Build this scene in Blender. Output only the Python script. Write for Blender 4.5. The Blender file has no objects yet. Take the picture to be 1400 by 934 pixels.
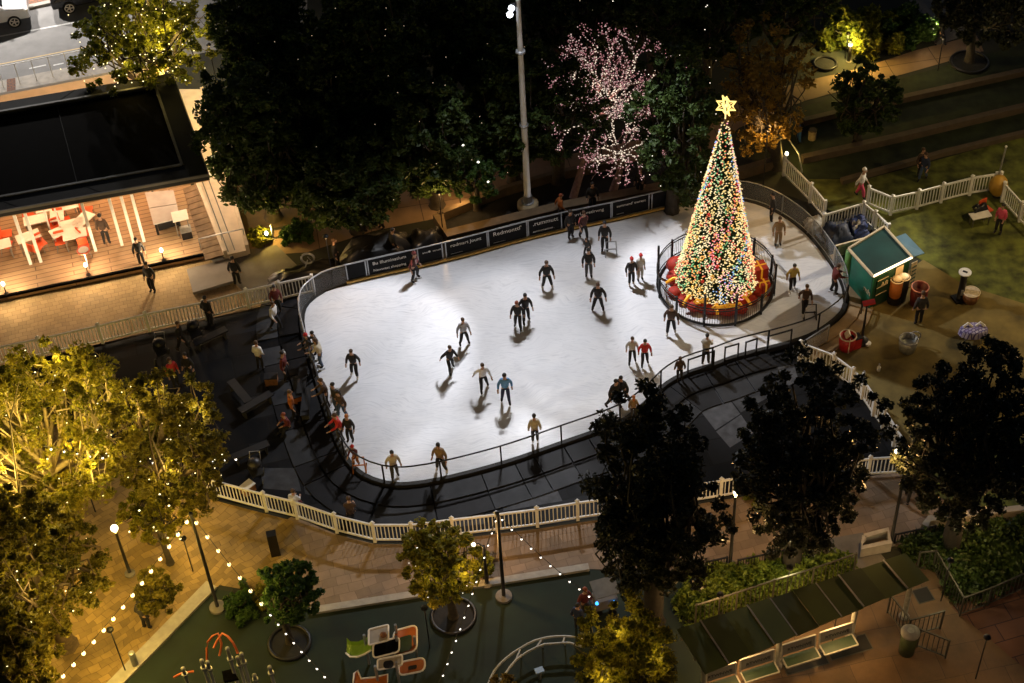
import bpy, math, random
import numpy as np
from mathutils import Vector, Matrix
random.seed(7)
scene = bpy.context.scene
col = scene.collection
R = math.radians
# ------------------------------------------------------------------ camera
F_PX = 2237.0
roll = R(3.6)
CAM = Vector((0, -48.0, 48.0))
_r0 = Vector((1, 0, 0)); _u0 = Vector((0, 1, 1)).normalized()
VD = Vector((0, 1, -1)).normalized()
RT = (_r0 * math.cos(roll) - _u0 * math.sin(roll)).normalized()
UP = (_r0 * math.sin(roll) + _u0 * math.cos(roll)).normalized()
cd = bpy.data.cameras.new('camera'); cam = bpy.data.objects.new('camera', cd); col.objects.link(cam)
M = Matrix(((RT.x, UP.x, -VD.x, CAM.x), (RT.y, UP.y, -VD.y, CAM.y), (RT.z, UP.z, -VD.z, CAM.z), (0, 0, 0, 1)))
cam.matrix_world = M
cd.sensor_width = 36; cd.lens = F_PX / 1400 * 36; cd.clip_end = 2000; cd.clip_start = 1
scene.camera = cam

def G(x, y, z=0.0):
    """survey point (as read off a 1400 x 934 plan view) -> place on the level z"""
    d = VD * F_PX + RT * (x - 700) + UP * (467 - y)
    t = (z - CAM.z) / d.z
    return CAM + d * t
def PX(p):
    v = Vector(p) - CAM
    k = F_PX / v.dot(VD)
    return 700 + v.dot(RT) * k, 467 - v.dot(UP) * k
def SC(p):
    return F_PX / (Vector(p) - CAM).dot(VD)      # px per metre
def ang(a, b):
    d = G(*b) - G(*a); return math.atan2(d.y, d.x)
SITE = ang((480, 388), (939, 281))

# ------------------------------------------------------------------ materials
MATS = {}
def _nodes(name):
    m = bpy.data.materials.new(name); m.use_nodes = True
    nt = m.node_tree; b = nt.nodes['Principled BSDF']
    return m, nt, b
def mat(name, c, rough=.7, var=.25, scale=6.0, bump=0.0, metal=0.0, emit=None, es=1.0, alpha=None, coord='Object', detail=4, spec=None, trans=0):
    if name in MATS: return MATS[name]
    m, nt, b = _nodes(name); N = nt.nodes; L = nt.links
    tc = N.new('ShaderNodeTexCoord'); nz = N.new('ShaderNodeTexNoise')
    nz.inputs['Scale'].default_value = scale; nz.inputs['Detail'].default_value = detail
    L.new(tc.outputs[coord], nz.inputs['Vector'])
    rp = N.new('ShaderNodeValToRGB')
    lo = [max(0, v * (1 - var)) for v in c]; hi = [min(1, v * (1 + var)) for v in c]
    rp.color_ramp.elements[0].position = .3; rp.color_ramp.elements[0].color = (*lo, 1)
    rp.color_ramp.elements[1].position = .7; rp.color_ramp.elements[1].color = (*hi, 1)
    L.new(nz.outputs['Fac'], rp.inputs['Fac']); L.new(rp.outputs['Color'], b.inputs['Base Color'])
    b.inputs['Roughness'].default_value = rough; b.inputs['Metallic'].default_value = metal
    if spec is not None: b.inputs['Specular IOR Level'].default_value = spec
    if bump:
        bp = N.new('ShaderNodeBump'); bp.inputs['Strength'].default_value = bump; bp.inputs['Distance'].default_value = .03
        L.new(nz.outputs['Fac'], bp.inputs['Height']); L.new(bp.outputs['Normal'], b.inputs['Normal'])
    if emit:
        b.inputs['Emission Color'].default_value = (*emit, 1); b.inputs['Emission Strength'].default_value = es
    if alpha is not None: b.inputs['Alpha'].default_value = alpha
    MATS[name] = m
    return m
def emis(name, c, s, sample=False):
    m = mat(name, [v * .5 for v in c], .5, 0.05, emit=c, es=s)
    if not sample:
        try: m.cycles.emission_sampling = 'NONE'
        except Exception: pass
    return m
def leafmat(name, c, c2, scale=1.2, tr=.35, rough=.55):
    m, nt, b = _nodes(name); N = nt.nodes; L = nt.links
    tc = N.new('ShaderNodeTexCoord'); nz = N.new('ShaderNodeTexNoise'); nz.inputs['Scale'].default_value = scale
    nz.inputs['Detail'].default_value = 5
    L.new(tc.outputs['Object'], nz.inputs['Vector'])
    wn = N.new('ShaderNodeTexNoise'); wn.inputs['Scale'].default_value = 14; L.new(tc.outputs['Object'], wn.inputs['Vector'])
    ad = N.new('ShaderNodeMath'); ad.operation = 'MULTIPLY_ADD'; ad.inputs[1].default_value = .5
    L.new(wn.outputs['Fac'], ad.inputs[0]); 
    hf = N.new('ShaderNodeMath'); hf.operation = 'MULTIPLY'; hf.inputs[1].default_value = .5
    L.new(nz.outputs['Fac'], hf.inputs[0]); L.new(hf.outputs[0], ad.inputs[2])
    rp = N.new('ShaderNodeValToRGB')
    rp.color_ramp.elements[0].position = .4; rp.color_ramp.elements[0].color = (*c, 1)
    rp.color_ramp.elements[1].position = .6; rp.color_ramp.elements[1].color = (*c2, 1)
    L.new(ad.outputs[0], rp.inputs['Fac']); L.new(rp.outputs['Color'], b.inputs['Base Color'])
    b.inputs['Roughness'].default_value = rough; b.inputs['Specular IOR Level'].default_value = .3
    t = N.new('ShaderNodeBsdfTranslucent'); L.new(rp.outputs['Color'], t.inputs['Color'])
    mx = N.new('ShaderNodeMixShader'); mx.inputs['Fac'].default_value = tr
    L.new(b.outputs[0], mx.inputs[1]); L.new(t.outputs[0], mx.inputs[2])
    L.new(mx.outputs[0], N['Material Output'].inputs['Surface'])
    MATS[name] = m
    return m
def pavemat(name, c1, c2, mortar, bw, bh, rot=0, rough=.8, off=.5, dirt=.3, msize=.02, bias=0, scale=1.0, warp=0.0, dirtscale=.6):
    m, nt, b = _nodes(name); N = nt.nodes; L = nt.links
    tc = N.new('ShaderNodeTexCoord'); mp = N.new('ShaderNodeMapping'); mp.inputs['Rotation'].default_value = (0, 0, -rot)
    L.new(tc.outputs['Object'], mp.inputs['Vector'])
    br = N.new('ShaderNodeTexBrick'); br.offset = off
    br.inputs['Scale'].default_value = scale; br.inputs['Brick Width'].default_value = bw; br.inputs['Row Height'].default_value = bh
    br.inputs['Mortar Size'].default_value = msize; br.inputs['Bias'].default_value = bias
    br.inputs['Color1'].default_value = (*c1, 1); br.inputs['Color2'].default_value = (*c2, 1); br.inputs['Mortar'].default_value = (*mortar, 1)
    src = mp.outputs[0]
    if warp:
        wz = N.new('ShaderNodeTexNoise'); wz.inputs['Scale'].default_value = .45; L.new(tc.outputs['Object'], wz.inputs['Vector'])
        vm = N.new('ShaderNodeVectorMath'); vm.operation = 'SCALE'; vm.inputs['Scale'].default_value = warp
        L.new(wz.outputs['Color'], vm.inputs[0])
        va = N.new('ShaderNodeVectorMath'); va.operation = 'ADD'; L.new(mp.outputs[0], va.inputs[0]); L.new(vm.outputs[0], va.inputs[1]); src = va.outputs[0]
    L.new(src, br.inputs['Vector'])
    nz = N.new('ShaderNodeTexNoise'); nz.inputs['Scale'].default_value = dirtscale; nz.inputs['Detail'].default_value = 8; nz.inputs['Roughness'].default_value = .65
    L.new(tc.outputs['Object'], nz.inputs['Vector'])
    rp = N.new('ShaderNodeValToRGB'); rp.color_ramp.elements[0].position = .3; rp.color_ramp.elements[1].position = .7
    rp.color_ramp.elements[0].color = (1 - dirt, 1 - dirt, 1 - dirt, 1); rp.color_ramp.elements[1].color = (1, 1, 1, 1)
    L.new(nz.outputs['Fac'], rp.inputs['Fac'])
    mx = N.new('ShaderNodeMix'); mx.data_type = 'RGBA'; mx.blend_type = 'MULTIPLY'; mx.inputs['Factor'].default_value = 1
    L.new(br.outputs['Color'], mx.inputs['A']); L.new(rp.outputs['Color'], mx.inputs['B'])
    L.new(mx.outputs['Result'], b.inputs['Base Color'])
    rr = N.new('ShaderNodeMapRange'); rr.inputs['To Min'].default_value = rough - .12; rr.inputs['To Max'].default_value = rough + .12
    L.new(nz.outputs['Fac'], rr.inputs['Value']); L.new(rr.outputs['Result'], b.inputs['Roughness'])
    bp = N.new('ShaderNodeBump'); bp.inputs['Strength'].default_value = .3; bp.inputs['Distance'].default_value = .02
    L.new(br.outputs['Fac'], bp.inputs['Height']); bp.invert = True; L.new(bp.outputs['Normal'], b.inputs['Normal'])
    MATS[name] = m
    return m

# ------------------------------------------------------------------ mesh builder
class MB:
    def __init__(s): s.v = []; s.f = []; s.smooth = False
    def add(s, vs, fs):
        o = len(s.v); s.v += [tuple(v) for v in vs]; s.f += [tuple(i + o for i in f) for f in fs]; return s
    def box(s, c, size, rz=0, rx=0, ry=0):
        m = Matrix.Rotation(rz, 3, 'Z') @ Matrix.Rotation(ry, 3, 'Y') @ Matrix.Rotation(rx, 3, 'X')
        x, y, z = [k / 2 for k in size]; c = Vector(c)
        vs = [c + m @ Vector((a * x, b * y, d * z)) for d in (-1, 1) for a, b in ((-1, -1), (1, -1), (1, 1), (-1, 1))]
        return s.add(vs, [(3, 2, 1, 0), (4, 5, 6, 7), (0, 1, 5, 4), (1, 2, 6, 5), (2, 3, 7, 6), (3, 0, 4, 7)])
    def bar(s, a, b, w, h):
        a = Vector(a); b = Vector(b); d = (b - a); L_ = d.length
        if L_ < 1e-6: return s
        d /= L_; sd = d.cross(Vector((0, 0, 1)))
        if sd.length < 1e-4: sd = Vector((1, 0, 0))
        sd.normalize(); u = sd.cross(d)
        vs = [p + sd * (i * w / 2) + u * (j * h / 2) for p in (a, b) for i, j in ((-1, -1), (1, -1), (1, 1), (-1, 1))]
        return s.add(vs, [(0, 1, 2, 3), (7, 6, 5, 4), (0, 4, 5, 1), (1, 5, 6, 2), (2, 6, 7, 3), (3, 7, 4, 0)])
    def tube(s, pts, r, n=6, cap=True, closed=False):
        pts = [Vector(p) for p in pts]; k = len(pts)
        rs = r if isinstance(r, (list, tuple)) else [r] * k
        o = len(s.v)
        for i, p in enumerate(pts):
            if closed: t = pts[(i + 1) % k] - pts[i - 1]
            else: t = pts[min(i + 1, k - 1)] - pts[max(i - 1, 0)]
            if t.length < 1e-9: t = Vector((0, 0, 1))
            t.normalize()
            ref = Vector((0, 0, 1)) if abs(t.z) < .9 else Vector((1, 0, 0))
            a = t.cross(ref).normalized(); b = t.cross(a)
            for j in range(n):
                th = 2 * math.pi * j / n
                s.v.append(tuple(p + a * (math.cos(th) * rs[i]) + b * (math.sin(th) * rs[i])))
        for i in range(k if closed else k - 1):
            i2 = (i + 1) % k
            for j in range(n):
                s.f.append((o + i * n + j, o + i * n + (j + 1) % n, o + i2 * n + (j + 1) % n, o + i2 * n + j))
        if cap and not closed:
            s.f.append(tuple(o + j for j in range(n))); s.f.append(tuple(o + (k - 1) * n + n - 1 - j for j in range(n)))
        return s
    def poly(s, pts):
        return s.add(pts, [tuple(range(len(pts)))])
    def prism(s, pts, z0, z1):
        n = len(pts); area = sum(pts[i][0] * pts[(i + 1) % n][1] - pts[(i + 1) % n][0] * pts[i][1] for i in range(n))
        if area < 0: pts = pts[::-1]
        vs = [(p[0], p[1], z0) for p in pts] + [(p[0], p[1], z1) for p in pts]
        fs = [tuple(range(n))[::-1], tuple(range(n, 2 * n))] + [(i, (i + 1) % n, n + (i + 1) % n, n + i) for i in range(n)]
        return s.add(vs, fs)
    def lathe(s, c, prof, n=16, sy=1.0):
        c = Vector(c); o = len(s.v)
        for r, z in prof:
            for j in range(n):
                th = 2 * math.pi * j / n; s.v.append((c.x + r * math.cos(th), c.y + r * sy * math.sin(th), c.z + z))
        for i in range(len(prof) - 1):
            for j in range(n):
                s.f.append((o + i * n + j, o + i * n + (j + 1) % n, o + (i + 1) * n + (j + 1) % n, o + (i + 1) * n + j))
        s.f.append(tuple(o + j for j in range(n))[::-1]); s.f.append(tuple(o + (len(prof) - 1) * n + j for j in range(n)))
        return s
    def ball(s, c, r, n=8, m=5, sc=(1, 1, 1)):
        c = Vector(c); o = len(s.v)
        for i in range(1, m):
            ph = math.pi * i / m
            for j in range(n):
                th = 2 * math.pi * j / n
                s.v.append((c.x + r * sc[0] * math.sin(ph) * math.cos(th), c.y + r * sc[1] * math.sin(ph) * math.sin(th), c.z + r * sc[2] * math.cos(ph)))
        t = len(s.v); s.v.append((c.x, c.y, c.z + r * sc[2])); s.v.append((c.x, c.y, c.z - r * sc[2]))
        for i in range(m - 2):
            for j in range(n): s.f.append((o + i * n + j, o + (i + 1) * n + j, o + (i + 1) * n + (j + 1) % n, o + i * n + (j + 1) % n))
        for j in range(n):
            s.f.append((t, o + j, o + (j + 1) % n)); s.f.append((t + 1, o + (m - 2) * n + (j + 1) % n, o + (m - 2) * n + j))
        return s
    def octa(s, c, r):
        x, y, z = c
        return s.add([(x + r, y, z), (x - r, y, z), (x, y + r, z), (x, y - r, z), (x, y, z + r), (x, y, z - r)],
                     [(0, 2, 4), (2, 1, 4), (1, 3, 4), (3, 0, 4), (2, 0, 5), (1, 2, 5), (3, 1, 5), (0, 3, 5)])

def link(o, parent=None):
    col.objects.link(o)
    if parent is not None: o.parent = parent
    return o
def mesh_of(name, mb, m, origin=(0, 0, 0), smooth=False):
    me = bpy.data.meshes.new(name)
    ox, oy, oz = origin
    me.from_pydata([(x - ox, y - oy, z - oz) for x, y, z in mb.v], [], mb.f); me.update()
    if smooth or mb.smooth: me.polygons.foreach_set('use_smooth', [True] * len(me.polygons))
    if m: me.materials.append(m)
    return me
def thing(name, label, cat, loc=(0, 0, 0), group=None, kind=None):
    o = bpy.data.objects.new(name, None); o.empty_display_size = .3; link(o); o.location = loc
    o['label'] = label; o['category'] = cat
    if group: o['group'] = group
    if kind: o['kind'] = kind
    return o
def root_loc(o):
    while o.parent is not None: o = o.parent
    return o.location
def part(name, mb, m, parent, smooth=False):
    o = bpy.data.objects.new(name, mesh_of(name, mb, m, tuple(root_loc(parent)), smooth)); return link(o, parent)
def solo(name, mb, m, label, cat, group=None, kind=None, smooth=False):
    xs = [v[0] for v in mb.v]; ys = [v[1] for v in mb.v]; zs = [v[2] for v in mb.v]
    o0 = ((min(xs) + max(xs)) / 2, (min(ys) + max(ys)) / 2, min(zs))
    o = bpy.data.objects.new(name, mesh_of(name, mb, m, o0, smooth)); link(o); o.location = o0
    o['label'] = label; o['category'] = cat
    if group: o['group'] = group
    if kind: o['kind'] = kind
    return o
def struct(name, mb, m):
    o = bpy.data.objects.new(name, mesh_of(name, mb, m)); link(o); o['kind'] = 'structure'; return o
def copy_tree(o, parent=None):
    c = o.copy(); col.objects.link(c); c.parent = parent
    for ch in list(o.children): copy_tree(ch, c)
    return c
def place(o, loc, rz=0, label=None, group=None):
    o.location = loc; o.rotation_euler = (0, 0, rz)
    if label: o['label'] = label
    if group: o['group'] = group
    return o
def gp(pts, z=0): return [G(x, y, z) for x, y in pts]
def sheet(name, pts, z, m):
    return struct(name, MB().poly(gp(pts, 0) and [(p.x, p.y, z) for p in gp(pts, z)]), m)
def letter(text, size, m, parent, origin, dx, dz, name='lettering', extr=.004):
    """flat lettering on a panel: origin = lower left, dx = writing direction, dz = up direction of the letters"""
    c = bpy.data.curves.new(name, 'FONT'); c.body = text; c.size = size; c.extrude = extr
    t = bpy.data.objects.new(name, c); link(t)
    dg = bpy.context.evaluated_depsgraph_get(); me = bpy.data.meshes.new_from_object(t.evaluated_get(dg))
    bpy.data.objects.remove(t); me.materials.clear(); me.materials.append(m)
    dx = Vector(dx).normalized(); dz = Vector(dz).normalized(); n = dx.cross(dz); o0 = Vector(origin) - Vector(root_loc(parent))
    for v in me.vertices: v.co = o0 + dx * v.co.x + dz * v.co.y + n * v.co.z
    o = bpy.data.objects.new(name, me); return link(o, parent)
def lamp(name, loc, power, color, kind='POINT', r=.1, parent=None, aim=None, spot=None, blend=.5, size=None):
    d = bpy.data.lights.new(name, kind); d.energy = power; d.color = color
    if kind in ('POINT', 'SPOT'): d.shadow_soft_size = r
    if kind == 'SPOT': d.spot_size = spot; d.spot_blend = blend
    if kind == 'AREA': d.shape = 'RECTANGLE'; d.size, d.size_y = size
    o = bpy.data.objects.new(name, d); link(o)
    o.location = loc
    if aim is not None:
        o.rotation_euler = (Vector(aim) - Vector(loc)).to_track_quat('-Z', 'Y').to_euler()
    if parent is not None:
        o.parent = parent; o.location = Vector(loc) - Vector(root_loc(parent))
    return o
WARM = (1.0, .56, .19); WARMW = (1.0, .74, .42); COOL = (.9, .95, 1.0); YEL = (1.0, .64, .13)
def catmull(pts, step=.5, closed=True):
    out = []; n = len(pts)
    for i in range(n if closed else n - 1):
        g = lambda k: pts[k % n] if closed else pts[max(0, min(n - 1, k))]
        p0, p1, p2, p3 = g(i - 1), g(i), g(i + 1), g(i + 2)
        m = max(1, int(round((p2 - p1).length / step)))
        for j in range(m):
            t = j / m
            out.append(.5 * ((2 * p1) + (p2 - p0) * t + (2 * p0 - 5 * p1 + 4 * p2 - p3) * t * t + (3 * p1 - p0 - 3 * p2 + p3) * t ** 3))
    if not closed: out.append(pts[-1].copy())
    return out
def offset(loop, d, closed=True):
    """d > 0 moves to the right of the direction of travel"""
    n = len(loop); out = []
    for i in range(n):
        a = loop[i - 1] if closed or i else loop[0]; b = loop[(i + 1) % n] if closed or i < n - 1 else loop[-1]
        t = (b - a); t.z = 0; t.normalize(); out.append(loop[i] + Vector((t.y, -t.x, 0)) * d)
    return out
# ================================================================== GROUND
m_base = mat('dark_ground', (.02, .022, .014), .95, .4, .5)
struct('ground', MB().poly([(-400, -300, -.012), (400, -300, -.012), (400, 500, -.012), (-400, 500, -.012)]), m_base)
m_asph = mat('asphalt', (.24, .235, .23), .85, .14, 1.4, bump=.2, detail=10)
m_paint = mat('road_paint', (.7, .7, .68), .7, .15, 9)
m_ypaint = mat('yellow_road_paint', (.55, .4, .2), .7, .15, 9)
m_mat = pavemat('rubber_matting', (.004, .0045, .006), (.022, .024, .029), (.005, .005, .005), 1.9, 1.25, SITE - .04, .62, dirt=.5, msize=.035, bias=-.35, dirtscale=1.1)
m_mat.node_tree.nodes['Principled BSDF'].inputs['Specular IOR Level'].default_value = .12
m_tan = pavemat('tan_pavers', (.46, .32, .16), (.36, .25, .125), (.24, .165, .085), .52, .38, SITE, .85, dirt=.35, msize=.014, warp=.5, scale=1.55)
m_yel = pavemat('diamond_pavers', (.44, .30, .11), (.25, .17, .065), (.19, .12, .05), .6, .42, .65, .85, dirt=.55, msize=.014, warp=1.2, bias=.1, scale=1.55)
m_path = pavemat('path_slabs', (.30, .2, .12), (.24, .155, .09), (.09, .06, .035), 2.4, 2.4, SITE - .1, .85, dirt=.4, msize=.02, off=0)
m_walk = pavemat('walkway_slabs', (.36, .26, .18), (.25, .18, .12), (.2, .14, .095), .8, .6, SITE, .85, dirt=.45, msize=.016, off=.3, warp=.5, scale=1.55)
m_conc = mat('pale_concrete', (.42, .38, .33), .8, .18, 3, bump=.1, detail=8)
m_grey = mat('grey_concrete', (.15, .14, .13), .8, .2, 2, bump=.1, detail=8)
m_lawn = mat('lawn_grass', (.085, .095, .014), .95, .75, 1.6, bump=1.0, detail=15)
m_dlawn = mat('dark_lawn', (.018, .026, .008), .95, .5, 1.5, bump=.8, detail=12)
m_dirt = mat('trodden_sand', (.15, .112, .032), .9, .55, .8, bump=.5, detail=13)
m_turf = mat('playground_rubber', (.007, .017, .009), .9, .35, .8, bump=.15, detail=9)
m_soil = mat('planter_soil', (.008, .008, .008), .9, .5, 4, bump=.8, detail=8)
m_brick = pavemat('red_brick', (.30, .12, .06), (.22, .09, .05), (.1, .08, .07), .3, .15, SITE, .85, dirt=.2)
m_kerb = mat('kerb_stone', (.35, .33, .29), .8, .15, 4, bump=.1)
# street behind the pavilion
sheet('road', [(-160, -60), (420, -90), (420, 40), (200, 90), (-160, 165)], 0, m_asph)
sheet('brick_verge', [(-20, -60), (110, -60), (95, -2), (28, 9)], .006, m_brick)
def strip(name, a, b, w, z, m, z1=None):
    A, B = G(*a), G(*b); d = (B - A).normalized(); n = Vector((-d.y, d.x, 0)) * w / 2
    mb = MB()
    if z1 is None: mb.poly([(p.x, p.y, z) for p in (A - n, B - n, B + n, A + n)])
    else: mb.prism([A - n, B - n, B + n, A + n], z, z1)
    return struct(name, mb, m)
strip('kerb', (24, 15), (82, 2), .3, 0, m_kerb, .14)
strip('road_marking', (-60, 61), (150, 22), .12, .006, m_paint)
strip('road_marking', (-60, 100), (150, 58), .10, .006, m_ypaint)
strip('road_marking', (40, 94), (63, 89), .10, .006, m_paint); strip('road_marking', (73, 89.5), (87, 86.5), .10, .006, m_paint)
strip('pavement', (-60, 137), (220, 82), 1.6, 0, m_conc, .1)
strip('crossing_brick', (10, 121), (22, 119), 1.3, .1, m_brick, .106)
# paving and paths
sheet('plaza_paving', [(-120, 380), (300, 338), (345, 352), (435, 396), (340, 425), (200, 456), (-120, 545)], .004, m_tan)
sheet('grey_paving', [(283, 350), (378, 335), (436, 392), (345, 412), (318, 384)], .008, m_grey)
sheet('garden_path', [(334, 322), (340, 350), (420, 345), (510, 316), (600, 298), (690, 262), (770, 243), (1000, 190), (960, 175), (880, 190), (760, 215), (640, 222), (590, 228), (540, 262), (470, 290), (395, 312)], .004, m_path)
sheet('garden_path', [(940, 235), (1010, 175), (1100, 138), (1240, 100), (1345, 70), (1335, 48), (1255, 68), (1170, 95), (1095, 112), (1000, 140), (940, 190)], .008, m_path)
sheet('side_road', [(1225, -30), (1290, -30), (1345, 40), (1280, 62)], .012, m_grey)
sheet('turf_bank', [(270, 250), (330, 232), (420, 262), (470, 285), (392, 308), (336, 320)], .012, mat('bank_grass', (.09, .06, .02), .9, .4, 1.5, bump=.6, detail=10))
# mat-covered yard round the rink
sheet('rubber_matting', [(60, 488), (200, 455), (341, 423), (428, 402), (640, 300), (1000, 240), (1170, 300), (1180, 420), (1150, 470), (1092, 493), (1137, 510), (1163, 530), (1178, 545), (1193, 568), (1206, 585), (1221, 610), (1240, 640), (1186, 651), (1090, 664), (1028, 673), (982, 681), (900, 695), (790, 711), (735, 720), (680, 727), (620, 734), (565, 741), (513, 741), (461, 728), (407, 709), (365, 699), (285, 680), (200, 640), (60, 560)], .004, m_mat)
sheet('sandy_yard', [(1142, 470), (1155, 430), (1168, 395), (1205, 398), (1262, 355), (1320, 390), (1480, 440), (1480, 640), (1260, 640), (1240, 630), (1206, 580), (1178, 540), (1135, 505), (1095, 488)], .008, m_dirt)
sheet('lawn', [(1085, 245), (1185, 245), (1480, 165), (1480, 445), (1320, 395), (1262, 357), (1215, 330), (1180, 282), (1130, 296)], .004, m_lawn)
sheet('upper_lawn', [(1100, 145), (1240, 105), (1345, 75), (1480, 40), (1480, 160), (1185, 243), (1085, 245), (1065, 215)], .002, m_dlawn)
sheet('yard_lawn', [(1236, 628), (1290, 600), (1480, 600), (1480, 700), (1300, 690), (1250, 655)], .012, m_lawn)
# lower walkway, plaza and playground
sheet('lower_walkway', [(400, 705), (461, 731), (513, 744), (565, 744), (735, 723), (900, 698), (1090, 667), (1240, 643), (1300, 660), (1480, 655), (1480, 760), (1180, 745), (1160, 770), (1010, 775), (960, 782), (800, 778), (600, 805), (430, 835), (380, 800), (330, 760)], .004, m_walk)
sheet('string_light_plaza', [(-150, 560), (60, 560), (200, 640), (285, 682), (400, 712), (420, 760), (385, 815), (300, 800), (160, 940), (100, 1010), (-150, 1010)], .008, m_yel)
sheet('playground_surface', [(160, 945), (294, 805), (386, 822), (432, 838), (600, 808), (805, 778), (960, 800), (960, 1010), (100, 1010)], .014, m_turf)
strip('playground_kerb', (150, 945), (290, 801), .5, 0, m_kerb, .13)
strip('playground_kerb', (425, 837), (805, 777), .28, 0, m_kerb, .13)
sheet('shelter_paving', [(900, 1010), (940, 850), (1050, 835), (1290, 740), (1400, 900), (1480, 1010)], .012, pavemat('brown_slabs', (.19, .115, .055), (.13, .08, .04), (.08, .05, .03), 1.5, 1.2, SITE - .1, .8, dirt=.6, off=.4, msize=.012, warp=.2))
sheet('red_paving', [(1300, 830), (1480, 750), (1480, 1010), (1420, 930)], .018, pavemat('red_slabs', (.16, .07, .04), (.11, .05, .03), (.04, .02, .02), 1.4, .7, SITE, .8, dirt=.4))
sheet('concrete_ramp', [(1125, 738), (1180, 728), (1215, 770), (1165, 790)], .016, m_grey)

m_wt = mat('worn_rubber_tile', (.06, .063, .072), .7, .4, 2.5, bump=.4, detail=12, spec=.3)
m_wt2 = mat('scuffed_rubber_tile', (.035, .037, .043), .7, .4, 2.5, bump=.4, detail=12, spec=.3)
for k, qd in enumerate(([(745, 628), (776, 619), (782, 630), (751, 639)], [(751, 640), (784, 631), (794, 651), (760, 661)], [(689, 687), (760, 666), (769, 685), (688, 699)],
    [(947, 548), (985, 530), (1012, 566), (978, 588)], [(986, 529), (1036, 508), (1060, 538), (1013, 564)], [(979, 590), (1013, 567), (1030, 592), (998, 612)], [(1040, 507), (1085, 498), (1092, 520), (1061, 536)],
    [(414, 655), (441, 650), (458, 687), (417, 675)], [(405, 616), (434, 614), (439, 636), (411, 638)], [(830, 640), (880, 622), (892, 646), (842, 662)], [(610, 705), (660, 697), (664, 716), (614, 722)], [(355, 640), (404, 640), (412, 672), (360, 668)])):
    sheet('matting_tile', qd, .008, m_wt2 if k % 3 == 1 or k > 8 else m_wt)
# low retaining walls of the terraces and planters
m_wall = mat('terrace_wall_stone', (.085, .06, .035), .85, .2, 3, bump=.2, detail=8)
def lowwall(pts, w, h, label, cat='wall', m=m_wall, name='retaining_wall', group=None, z0=0):
    P_ = [G(*p) for p in pts]; mb = MB()
    ol = offset(P_, w / 2, False); il = offset(P_, -w / 2, False)
    n = len(P_); vs = []
    for z in (z0, h):
        vs += [(p.x, p.y, z) for p in ol] + [(p.x, p.y, z) for p in il]
    fs = []
    for i in range(n - 1):
        a, b, c, d = i, i + 1, n + i + 1, n + i; t = 2 * n
        fs += [(a + t, b + t, c + t, d + t)[::-1], (a, b, b + t, a + t)[::-1], (d, c, c + t, d + t)]
    fs += [(0, n, 3 * n, 2 * n)[::-1], (n - 1, 2 * n - 1, 4 * n - 1, 3 * n - 1)]
    mb.add(vs, fs)
    return solo(name, mb, m, label, cat, group)
lowwall([(1098, 170), (1200, 146), (1480, 84)], .3, .3, 'low stone terrace wall just below the lit garden path', group='terrace walls')
lowwall([(1096, 222), (1230, 192), (1480, 132)], .32, .35, 'thick low stone wall across the dark upper lawn', group='terrace walls')
lowwall([(1150, 251), (1290, 212), (1480, 166)], .25, .25, 'thin low edge wall at the back of the bright lawn', group='terrace walls')
lowwall([(1030, 176), (1063, 213)], .35, .6, 'short diagonal stone wall beside the small yellow wall lamp', group='terrace walls')
lowwall([(1000, 246), (1066, 226)], .35, .5, 'low stone wall right behind the star of the Christmas tree', group='terrace walls')
lowwall([(1180, 744), (1176, 760), (1215, 752), (1212, 735), (1180, 744)], .18, .5, 'small square planter wall at the foot of the black walkway pole', m=m_conc, name='planter_wall')
lowwall([(1400, 705), (1268, 720), (1262, 730)], .25, .5, 'pale low wall at the right end of the lower walkway', m=m_conc)
# planters behind the rink
pw = mat('planter_wall_stone', (.13, .09, .05), .85, .2, 3, bump=.2)
lowwall([(600, 302), (612, 329), (770, 290), (935, 258)], .5, .45, 'long stone planter wall right behind the advertising banners', m=pw, name='planter_wall')
lowwall([(600, 302), (690, 266), (765, 244), (860, 226)], .25, .45, 'rear edge wall of the planter around the tall floodlight mast', m=pw, name='planter_wall')
sheet('planter_bed', [(604, 304), (615, 325), (770, 287), (935, 255), (930, 215), (765, 247), (692, 269)], .03, m_soil)

# ================================================================== ICE RINK
IZ = .14
ice_px = [(418, 452), (417, 430), (424, 415), (446, 399), (475, 390), (525, 378), (580, 366), (646, 350), (700, 335), (770, 318), (837, 304), (889, 292), (939, 281), (978, 275), (1020, 276), (1057, 289), (1093, 313), (1120, 342), (1143, 377), (1152, 403), (1148, 426), (1115, 452), (1079, 466), (1033, 478), (1000, 487), (971, 498), (947, 505), (920, 516), (900, 530), (885, 545), (857, 568), (829, 582), (766, 604), (700, 627), (640, 644), (586, 656), (545, 660), (512, 653), (487, 638), (470, 612), (457, 580), (445, 545), (430, 495)]
ice0 = [G(x, y, IZ) for x, y in ice_px]
ice = catmull(ice0, .45)
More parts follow.
